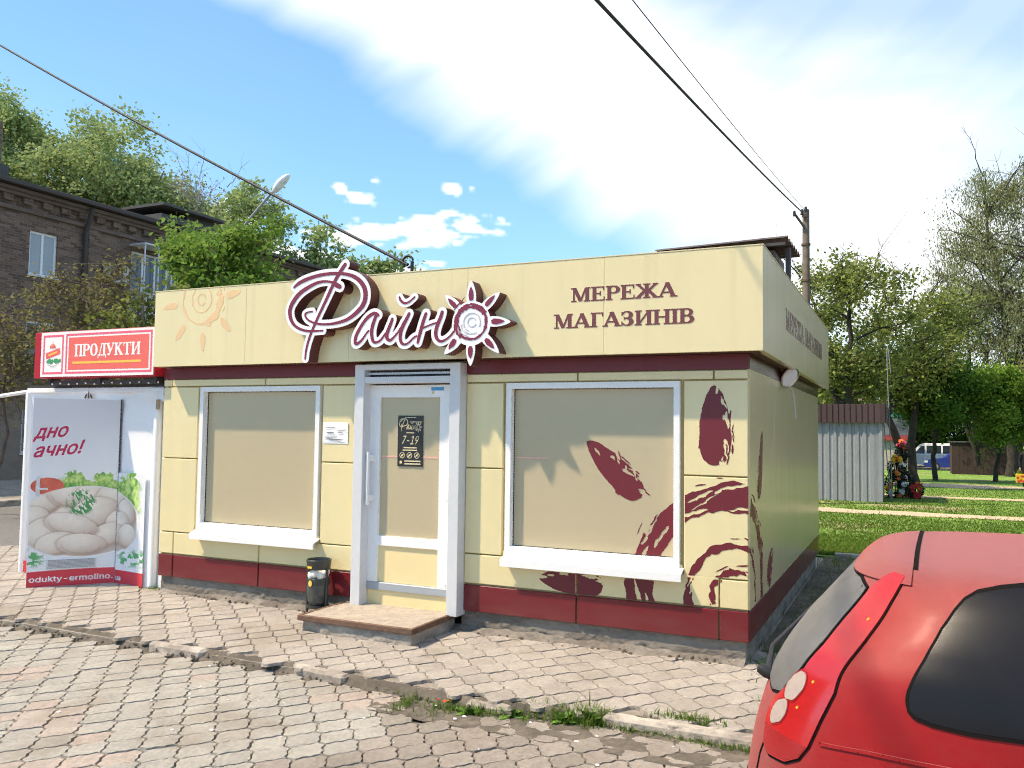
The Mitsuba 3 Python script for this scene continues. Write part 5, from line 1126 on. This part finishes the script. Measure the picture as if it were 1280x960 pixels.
loft_car([(.0, .35), (.03, .65), (.25, .76), (1.2, .90), (4.1, .92), (4.2, .55), (4.1, .25), (.1, .25)], [(1.15, .88), (1.85, 1.36), (2.2, 1.42), (3.1, 1.40), (3.75, .90)], .82, bc, 'car_blue', 2.05, 62.6, g(62.6), (.75, 3.3), .29, [[(1.48, .95), (1.95, 1.30), (2.4, 1.35), (2.4, .95)], [(2.48, .95), (2.48, 1.35), (3.05, 1.33), (3.40, .97)]])
obj('headlight', bx(2.07, 2.30, 61.77, 61.80, g(62) + .55, g(62) + .70), 'lamp_clear', bc)
shd = thing('brown_shed', 'long dark brown metal shed in the shade at the far right of the lawn', 'shed')
szd = g(53)
for i in range(9): obj('wall_panel', bx(3.45 + i * .42, 3.45 + i * .42 + .41, 52.6, 52.64, szd - .1, 1.22), 'shed_brown', shd)
obj('wall_core', bx(3.46, 7.22, 52.65, 55.5, szd - .1, 1.20), 'shed_brown', shd); obj('roof', bx(3.35, 7.32, 52.5, 55.6, 1.221, 1.30), 'roof_dark', shd)
M('coat_dark', (.012, .013, .020), .8); M('scarf_red', (.55, .03, .03), .8); M('skin', (.50, .32, .24), .6); M('hair_white', (.72, .70, .66), .8); M('bag_yellow', (.80, .55, .03), .5); M('bag_red', (.65, .04, .03), .5)
import manifold3d as m3
pn = thing('person', 'person in a dark coat and red scarf carrying a bag of flowers', 'person')
PB = np.array([5.30, 33.2, g(33.2)])


def limbs(chains, edge=.035):
    M_ = m3.Manifold()
    for ch_ in chains:
        for (a, ra), (b, rb) in zip(ch_, ch_[1:]):
            sp = [m3.Manifold.sphere(r, 20).translate(list(map(float, p))) for p, r in ((a, ra), (b, rb))]; M_ += m3.Manifold.batch_hull(sp)
    mm = M_.refine_to_length(edge).to_mesh(); t = trimesh.Trimesh(mm.vert_properties[:, :3], mm.tri_verts); trimesh.smoothing.filter_taubin(t, iterations=8); return t


P_ = lambda x, y, z: PB + (x, y, z)
obj('body', limbs([[(P_(-.09, -.12, .07), .055), (P_(-.09, .02, .08), .06), (P_(-.09, .04, .48), .075), (P_(-.08, 0, .85), .10), (P_(0, 0, .95), .16), (P_(0, 0, 1.15), .16), (P_(0, 0, 1.33), .15), (P_(0, 0, 1.42), .06)], [(P_(.10, -.20, .07), .055), (P_(.10, -.06, .08), .06), (P_(.10, .0, .48), .075), (P_(.08, 0, .85), .10), (P_(0, 0, .95), .16)],
                   [(P_(0, 0, 1.36), .08), (P_(-.19, 0, 1.33), .07), (P_(-.25, .03, 1.08), .055), (P_(-.24, -.03, .82), .042)], [(P_(0, 0, 1.36), .08), (P_(.19, 0, 1.33), .07), (P_(.25, .04, 1.08), .055), (P_(.23, -.04, .84), .042)]]), 'coat_dark', pn, True)
hm_ = limbs([[(P_(0, 0, 1.40), .055), (P_(0, -.01, 1.48), .06)], [(P_(0, -.015, 1.50), .075), (P_(0, .0, 1.58), .095)], [(P_(0, -.10, 1.545), .014), (P_(0, -.085, 1.575), .01)], [(P_(-.09, 0, 1.55), .02), (P_(-.09, .01, 1.575), .02)], [(P_(.09, 0, 1.55), .02), (P_(.09, .01, 1.575), .02)]], .02); obj('head', hm_, 'skin', pn, True)
obj('hair', limbs([[(P_(0, .025, 1.60), .098), (P_(0, .04, 1.54), .085)]], .03), 'hair_white', pn, True)
obj('face_features', cat([(lambda m, q: (m.apply_translation(q), m)[1])(trimesh.creation.icosphere(1, .010), P_(s * .035, -.088, 1.57)) for s in (-1, 1)] + [(lambda m: (m.apply_translation(P_(0, -.080, 1.50)), m)[1])(trimesh.creation.box((.04, .012, .008)))]), 'wreath_black', pn)
for s in (-1, 1):
    hx = P_(-.24, -.04, .77) if s < 0 else P_(.23, -.05, .79)
    obj('hand', limbs([[(hx + (0, 0, .03), .030), (hx + (0, 0, -.03), .034)], [(hx + (0, -.025, -.01), .011), (hx + (0, -.045, -.05), .010)]] + [[(hx + ((k - 1.5) * .016, 0, -.045), .010), (hx + ((k - 1.5) * .017, -.012, -.085), .009), (hx + ((k - 1.5) * .016, -.03, -.10 + .004 * k), .008)] for k in range(4)], .012), 'skin', pn, True)
obj('scarf', limbs([[(P_(-.06, -.05, 1.40), .05), (P_(.06, -.05, 1.40), .05), (P_(.05, .06, 1.42), .05), (P_(-.05, .06, 1.42), .05), (P_(-.06, -.05, 1.40), .05)], [(P_(0, -.12, 1.38), .05), (P_(.02, -.17, 1.2), .04)]]), 'scarf_red', pn, True)
bg = thing('flower_bag', 'bright yellow and red patterned carrier bag held by the dark clad person', 'bag')
bb = bx(PB[0] - .40, PB[0] - .10, PB[1] - .12, PB[1] + .02, PB[2] + .20, PB[2] + .56, .02); obj('sack', bb, 'bag_yellow', bg)
for q in [(-.33, .40), (-.22, .30), (-.17, .46), (-.30, .26), (-.14, .26)]:
    c = trimesh.creation.cylinder(.05, .006, 10); c.apply_transform(trimesh.transformations.rotation_matrix(math.pi / 2, (1, 0, 0))); c.apply_translation((PB[0] + q[0], PB[1] - .124, PB[2] + q[1])); obj('print', c, 'bag_red', bg)
obj('handle', cat([tube(spline([(PB[0] - .36 + .0, PB[1] - .05, PB[2] + .55), (PB[0] - .25, PB[1] - .05, PB[2] + .70), (PB[0] - .14, PB[1] - .05, PB[2] + .55)], 10), .008, 5)]), 'bag_red', bg)
bl = blades(np.c_[PB[0] - .25 + .08 * np.random.default_rng(2).normal(0, 1, 40), PB[1] - .05 + .03 * np.random.default_rng(4).normal(0, 1, 40), np.full(40, PB[2] + .52)], .22, .012, np.random.default_rng(5), .6); obj('green_stems', bl, 'leaf_weed', bg)
# ================================================================== PART 3
# ------------------------------------------------------------------ the red hatchback at the right
from scipy.interpolate import PchipInterpolator as PI


def car_paint(p, n, uv):
    dust = smoothstep(.50, 1.0, n.z + .25 * (fbm(p.x * 3, p.y * 3, p.z * 3, 3) - .5)); low = smoothstep(.75, .25, p.z) * (.3 + .6 * fbm(p.x * 6, p.y * 6, p.z * 4, 3)); back = smoothstep(-.35, -.85, n.x) * .55
    return mix(mi.Color3f(.275, .006, .008), mi.Color3f(.25, .165, .155), dr.clip((.48 * dust + .30 * low + back * .6) * 1.0 + .05 * fbm(p.x * 40, p.y * 40, p.z * 40, 2), 0, .75))


M('car_red', mikit.proc(car_paint), .50, specular=.22, clearcoat=.05, clearcoat_gloss=.8)
M('car_seam', (.012, .010, .010), .95, specular=.05)
M('car_black', (.02, .02, .022), .45)
M('tint_glass', (.012, .012, .015), .28, specular=.16)
M('dusty_glass', speck((.115, .112, .11), .1, 30, 5, .2), .55, clearcoat=.3, clearcoat_gloss=.8)
M('lamp_red', speck((.36, .008, .009), .06, 60, 6, .05), .16, specular=.6, clearcoat=1., clearcoat_gloss=.97)
M('lamp_red_dark', (.26, .007, .009), .25, clearcoat=.8)
M('lamp_dusty_clear', speck((.33, .27, .24), .06, 50, 9, .08), .5, clearcoat=.3, clearcoat_gloss=.8)
M('amber', (.95, .42, .04), .25, clearcoat=1.)
M('rubber', (.018, .018, .018), .7)
M('alloy', (.45, .46, .48), .3, .7)
CZ = [.16, .24, .34, .50, .66, .80, .90, .97, 1.05, 1.14, 1.20, 1.245, 1.27, 1.29, 1.303, 1.31]
fW = PI(CZ, [.76, .80, .825, .84, .845, .843, .835, .82, .785, .735, .69, .645, .60, .51, .39, .2])
fR = PI(CZ, [.12, .06, .0, -.02, .0, .035, .075, .115, .18, .255, .305, .345, .375, .44, .54, .8])
fF = PI(CZ, [3.80, 3.92, 3.98, 4.0, 3.96, 3.80, 3.45, 3.05, 2.80, 2.60, 2.46, 2.36, 2.25, 2.05, 1.85, 1.5])
fN = PI(CZ, [5, 5, 5, 5, 5, 4.8, 4.6, 4.4, 4.2, 4.0, 4.0, 4.0, 4.0, 4, 3.6, 3])
CX, CY, CH_ = .535, -2.72, math.radians(-2)


def cw(s, t, z): return np.stack([CX + s * math.cos(CH_) - t * math.sin(CH_), CY + s * math.sin(CH_) + t * math.cos(CH_), np.asarray(z) + RZ], -1)


def csurf(phi, z):
    phi, z = np.asarray(phi, float), np.asarray(z, float); n = fN(z); c = (fR(z) + fF(z)) / 2; h = (fF(z) - fR(z)) / 2; co, si = np.cos(phi), np.sin(phi)
    return cw(c + h * np.sign(co) * np.abs(co) ** (2 / n), fW(z) * np.sign(si) * np.abs(si) ** (2 / n), z)


def cnorm(phi, z):
    e = 1e-3; a = csurf(phi + e, z) - csurf(phi - e, z); b = csurf(phi, np.minimum(z + e, 1.3099)) - csurf(phi, z - e); n = np.cross(a, b); return n / (np.linalg.norm(n, axis=-1, keepdims=True) + 1e-12)


def phi_side(s, z):
    c = (fR(z) + fF(z)) / 2; h = (fF(z) - fR(z)) / 2; n = fN(z); x = np.clip((s - c) / h, -1, 1); co = np.sign(x) * np.abs(x) ** (n / 2); return 2 * np.pi - np.arccos(co)


def patch(poly, off, dp=.016, dz=.012, mirror=False, inward=.004):
    """a skin over the body: polygon in (phi, z), raised by off"""
    a0, b0, a1, b1 = poly.bounds; na, nb = max(2, int((a1 - a0) / dp)), max(2, int((b1 - b0) / dz)); V, Fc = [], []
    A, B = np.linspace(a0, a1, na + 1), np.linspace(b0, b1, nb + 1); pp = shapely.prepared.prep(poly); n = 0
    for i in range(na):
        for j in range(nb):
            cell = sbox(A[i], B[j], A[i + 1], B[j + 1])
            if pp.contains(cell): q = [cell]
            elif pp.intersects(cell): q = polys(cell.intersection(poly))
            else: continue
            for g_ in q:
                c = np.array(g_.exterior.coords)[:-1]; tri = [(0, k, k + 1) for k in range(1, len(c) - 1)]; V.append(c); Fc += [(x + n, y + n, z + n) for x, y, z in tri]; n += len(c)
    V = np.vstack(V); rimv, rimf = [], []
    r = np.array(poly.exterior.segmentize(dz).coords); k = len(r)
    P0 = csurf(V[:, 0], V[:, 1]) + cnorm(V[:, 0], V[:, 1]) * off; R0 = csurf(r[:, 0], r[:, 1]); RN = cnorm(r[:, 0], r[:, 1])
    v = np.vstack([P0, R0 + RN * off, R0 - RN * inward]); i = np.arange(k - 1); f = np.vstack([np.array(Fc), np.stack([i, i + 1, i + 1 + k], 1) + n, np.stack([i, i + 1 + k, i + k], 1) + n])
    m = trimesh.Trimesh(v, f, process=False); m.merge_vertices(digits_vertex=5)
    return m


def rnd(pts, r=.012):
    """a traced outline with rounded corners; phi is stretched so that both axes are about metres"""
    p = Polygon([(a * 1.0, b) for a, b in pts]).buffer(0); return p.buffer(r).buffer(-2 * r).buffer(r)


car = thing('red_car', 'red hatchback parked at the right with tall tail lamps and dark tinted side glass', 'car')
ph = np.linspace(0, 2 * np.pi, 361)[:-1]
# points crowd towards the corners; spread them evenly over the outline
zz = np.r_[np.linspace(.16, 1.2, 130), np.linspace(1.204, 1.31, 50)]
def ring_at(z):
    f_ = np.linspace(0, 2 * np.pi, 4001); q = csurf(f_, np.full(4001, z)); L_ = np.r_[0, np.cumsum(np.linalg.norm(np.diff(q, axis=0), axis=1))]; return np.interp(np.linspace(0, L_[-1], 901)[:-1], L_, f_)


PHI = ring_at(.6); AA, BB = np.meshgrid(PHI, zz); V = csurf(AA.ravel(), BB.ravel()); n = len(PHI); i, j = np.meshgrid(np.arange(len(zz) - 1), np.arange(n), indexing='ij')
a, b, c, d = i * n + j, i * n + (j + 1) % n, (i + 1) * n + (j + 1) % n, (i + 1) * n + j; F_ = np.vstack([np.stack([a, b, c], -1).reshape(-1, 3), np.stack([a, c, d], -1).reshape(-1, 3)])
V = np.vstack([V, cw(1.15, 0, 1.313)[None], cw(2, 0, .16)[None]]); k = np.arange(n); F_ = np.vstack([F_, np.stack([(len(zz) - 1) * n + k, (len(zz) - 1) * n + (k + 1) % n, k * 0 + len(V) - 2], 1), np.stack([k, k * 0 + len(V) - 1, (k + 1) % n], 1)])
bodym = trimesh.Trimesh(V, F_, process=False)
# shoulder crease and wheel arches
loc_s = lambda P: (P[:, 0] - CX) * math.cos(CH_) + (P[:, 1] - CY) * math.sin(CH_)
loc_t = lambda P: -(P[:, 0] - CX) * math.sin(CH_) + (P[:, 1] - CY) * math.cos(CH_)
fc = bodym.triangles_center; s_, t_, z_ = loc_s(fc), loc_t(fc), fc[:, 2] - RZ
arch = np.zeros(len(fc), bool)
for ws in (.72, 3.20): arch |= (np.hypot(s_ - ws, z_ - .30) < .36) & (np.abs(t_) > .5) & (z_ < .66)
bodym.update_faces(~arch)
obj('body', bodym, 'car_red', car, True)
for ws in (.72, 3.20):
    for sd in (-1, 1):
        m = trimesh.creation.annulus(.335, .372, .30); m.apply_transform(trimesh.transformations.rotation_matrix(math.pi / 2, (1, 0, 0))); m.apply_translation((ws, sd * .69, .30))
        m.vertices = cw(m.vertices[:, 0], m.vertices[:, 1], m.vertices[:, 2]); obj('wheel_arch', m, 'car_black', car, 40)
        m = trimesh.creation.cylinder(.36, .02, 40); m.apply_transform(trimesh.transformations.rotation_matrix(math.pi / 2, (1, 0, 0))); m.apply_translation((ws, sd * .52, .30)); m.vertices = cw(m.vertices[:, 0], m.vertices[:, 1], m.vertices[:, 2]); obj('arch_liner', m, 'car_black', car)
        t = lathe([(.17, -.09), (.27, -.09), (.295, -.075), (.30, 0), (.295, .075), (.27, .09), (.17, .09), (.17, -.09)], (0, 0), 40); t.apply_transform(trimesh.transformations.rotation_matrix(math.pi / 2, (1, 0, 0))); t.apply_translation((ws, sd * .72, .30)); t.vertices = cw(t.vertices[:, 0], t.vertices[:, 1], t.vertices[:, 2]); wk = obj('wheel', t, 'rubber', car, 40)
        rm = [lathe([(.0, -.02), (.05, -.03), (.06, .0), (.0, .0)], (0, 0), 20), lathe([(.175, -.08), (.185, -.085), (.185, .08), (.175, .08)], (0, 0), 36)]
        for q in range(5):
            sp = bx(.04, .18, -.022, .022, -.045, -.015, .006); sp.apply_transform(trimesh.transformations.rotation_matrix(q * 2 * math.pi / 5, (0, 0, 1))); rm.append(sp)
        rm = cat(rm); rm.vertices[:, 2] *= -sd; rm.apply_transform(trimesh.transformations.rotation_matrix(math.pi / 2, (1, 0, 0))); rm.vertices[:, 1] *= 1; rm.apply_translation((ws, sd * .745, .30)); rm.vertices = cw(rm.vertices[:, 0], rm.vertices[:, 1], rm.vertices[:, 2]); obj('rim', rm, 'alloy', wk, 40)
WIN = [(4.520, 1.262), (4.406, 1.250), (4.339, 1.241), (4.266, 1.225), (4.232, 1.204), (4.212, 1.174), (4.192, 1.126), (4.197, 1.049), (4.194, .978), (4.186, .935), (4.188, .914), (4.202, .903), (4.242, .894), (4.327, .889), (4.416, .894), (4.520, .902)]
LAMP = [(3.817, 1.247), (3.768, 1.231), (3.735, 1.200), (3.722, 1.106), (3.730, 1.021), (3.715, .957), (3.660, .905), (3.556, .827), (3.542, .775), (3.585, .700), (3.647, .677), (3.766, .679), (3.833, .704), (3.863, .745), (3.883, .825), (3.915, .912), (3.927, 1.062), (3.918, 1.190), (3.909, 1.242)]


def mir(P): return [(2 * np.pi - a, b) for a, b in P]


lamp_p = rnd(LAMP, .012); win_p = rnd(WIN, .006)
for flip in (False, True):
    mp = (lambda g_: Polygon(mir(g_.exterior.coords))) if flip else (lambda g_: g_)
    obj('lamp_gap', patch(mp(lamp_p.buffer(.008)), .0035, .008, .008), 'car_seam', car, True)
    lk = obj('tail_lamp', patch(mp(lamp_p), .008, .008, .008), 'lamp_red', car, 35, label=None if flip else 'tall red tail lamp with two dusty round clear lenses')
    for pts in ([(3.748, .932), (3.706, .934), (3.671, .916), (3.643, .887), (3.663, .855), (3.722, .862), (3.760, .903)], [(3.683, .848), (3.619, .830), (3.587, .791), (3.621, .770), (3.679, .788), (3.704, .823)]):
        pz = Polygon(pts).buffer(.03).buffer(-.055).buffer(.031); obj('lens_rim', patch(mp(pz.buffer(.006)), .0105, .012, .008), 'lamp_red_dark', lk, 35); obj('clear_lens', patch(mp(pz), .0125, .01, .006), 'lamp_dusty_clear', lk, 35)
    for a_, b_ in ((3.800, .925), (3.757, .842), (3.868, 1.115)): obj('bulb_glint', patch(mp(affinity.scale(Point(a_, b_).buffer(1, 8), .008, .005)), .0095, .006, .004), 'amber', lk, True)
    obj('lower_lens', patch(mp(lamp_p.intersection(Polygon([(3.4, .6), (4, .6), (4, .742), (3.4, .770)])).buffer(-.004)), .0095, .008, .008), 'lamp_red_dark', lk, 35)
    obj('window_rubber', patch(mp(win_p.buffer(.011)), .0045, .006, .008), 'car_seam', car, 35)
    obj('quarter_window', patch(mp(win_p), .0056, .006, .008), 'tint_glass', car, 35)
    dw = [Polygon([(phi_side(np.array(s), np.array(z)).item(), z) for s, z in L]) for L in ([(.96, .905), (1.00, 1.262), (1.55, 1.268), (1.62, .91)], [(1.70, .91), (1.64, 1.268), (2.12, 1.25), (2.66, .965), (2.70, .93)])]
    for q in dw: obj('side_window', patch(mp(q), .0085, .004, .010), 'tint_glass', car, 35)
    # panel seams: from the lamp down to the bumper, sill line, door edges, fuel flap
    def seam_line(L, w): return LineString(L).buffer(w)
    for L, w in [([(3.575, .70), (3.555, .66), (3.545, .58), (3.50, .535), (math.pi, .53)], .0045)]: obj('seam', patch(mp(seam_line(L, w)), .003, .006, .005), 'car_seam', car, True)
    sl = [[(phi_side(np.array(s), np.array(z)).item(), z) for s, z in L] for L in ([(.955, .90), (.93, .80), (.98, .55), (1.06, .28)], [(1.66, .90), (1.66, .6), (1.66, .28)], [(2.74, .93), (2.78, .75), (2.74, .28)])]
    for L in sl: obj('seam', patch(mp(seam_line(L, .003)), .003, .006, .008), 'car_seam', car, True)
    crl = [(phi_side(np.array(s), np.array(z)).item(), z) for s, z in ((.27, .765), (.4, .778), (.8, .788), (1.6, .775), (2.4, .75))]
    obj('shoulder_crease', patch(mp(LineString(crl).buffer(.005)), .006, .008, .004), 'car_red', car, True)
# rear glass, wiper, hatch seam, bumper strip
GL = [(3.700, 1.190), (3.690, 1.106), (3.700, 1.021), (3.680, .950), (3.600, .862), (3.50, .850), (3.35, .868), (math.pi, .875)]
gp = Polygon(GL + mir(GL)[::-1][1:] + [(2 * np.pi - 3.55, 1.212), (math.pi, 1.222), (3.55, 1.212)]).buffer(0); gp = gp.buffer(.01).buffer(-.02).buffer(.01)
obj('glass_rubber', patch(gp.buffer(.008), .0035, .01, .008), 'car_seam', car, True); obj('rear_window', patch(gp, .006, .01, .008), 'dusty_glass', car, True)
spm = bodym.copy(); pn_ = cw(1, 0, 0) - cw(0, 0, 0)
spm = trimesh.intersections.slice_mesh_plane(spm, -pn_, cw(.515, 0, 0)); spm = trimesh.intersections.slice_mesh_plane(spm, (0, 0, 1), (0, 0, 1.222 + RZ))
gr_ = trimesh.intersections.slice_mesh_plane(bodym, -pn_, cw(.528, 0, 0)); gr_ = trimesh.intersections.slice_mesh_plane(gr_, (0, 0, 1), (0, 0, 1.264 + RZ))
for m_s, o_, nm, mt in ((spm, .0045, 'spoiler', 'car_red'), (gr_, .0035, 'spoiler_gap', 'car_seam')):
    m_s.merge_vertices(); nv = m_s.vertex_normals; m_s.vertices = m_s.vertices + nv * o_ + (np.array([-.004, 0, .001]) if nm == 'spoiler' else 0) * np.clip((1.27 - (m_s.vertices[:, 2:] - RZ)) / .05, 0, 1)
    obj(nm, m_s, mt, car, True)
wpk = obj('wiper', cat([tube([csurf(3.33, .862) + cnorm(3.33, .862) * .012, csurf(3.20, .90) + cnorm(3.2, .9) * .035, csurf(2.80, .955) + cnorm(2.8, .955) * .03], [.012, .009, .006], 8), lathe([(0, 0), (.020, 0), (.022, .02), (.015, .045), (0, .05)], (0, 0), 16).apply_transform(trimesh.geometry.align_vectors((0, 0, 1), cnorm(3.33, .862))).apply_translation(csurf(3.33, .862))]), 'car_black', car, 40)
obj('number_plate', patch(Polygon([(math.pi - .02, .58), (math.pi + .02, .58), (math.pi + .02, .665), (math.pi - .02, .665)]), .006, .004, .01), 'pvc', car, True)
obj('bumper_strip', patch(Polygon([(3.72, .40), (2 * np.pi - 3.72, .40), (2 * np.pi - 3.72, .455), (3.72, .455)]), .012, .03, .02), 'car_black', car, True)
obj('windscreen', patch(Polygon([(-.50, .985), (.50, .985), (.42, 1.22), (-.42, 1.22)]), .004, .03, .02), 'tint_glass', car, True)
for sg in (-1, 1):
    obj('headlight', patch(Polygon([(sg * .28, .64), (sg * .66, .66), (sg * .70, .76), (sg * .34, .76)]).buffer(0), .006, .03, .01), 'lamp_dusty_clear', car, True)
    mm_ = trimesh.creation.icosphere(2, 1.); mm_.vertices = mm_.vertices * (.05, .10, .07); q = cw(2.62, sg * .88, .97); mm_.apply_translation(q); obj('mirror', mm_, 'car_red', car, True)
    obj('door_handle', patch(Polygon([(phi_side(np.array(s), np.array(z)).item() if sg < 0 else 2 * np.pi - phi_side(np.array(s), np.array(z)).item(), z) for s, z in ((1.12, .80), (1.28, .80), (1.28, .83), (1.12, .83))]).buffer(0), .018, .01, .01), 'car_red', car, True)
obj('underbody', bx(.3, 3.7, -.7, .7, .15, .5).apply_transform(trimesh.transformations.rotation_matrix(CH_, (0, 0, 1))).apply_translation((CX, CY, RZ)), 'car_black', car)
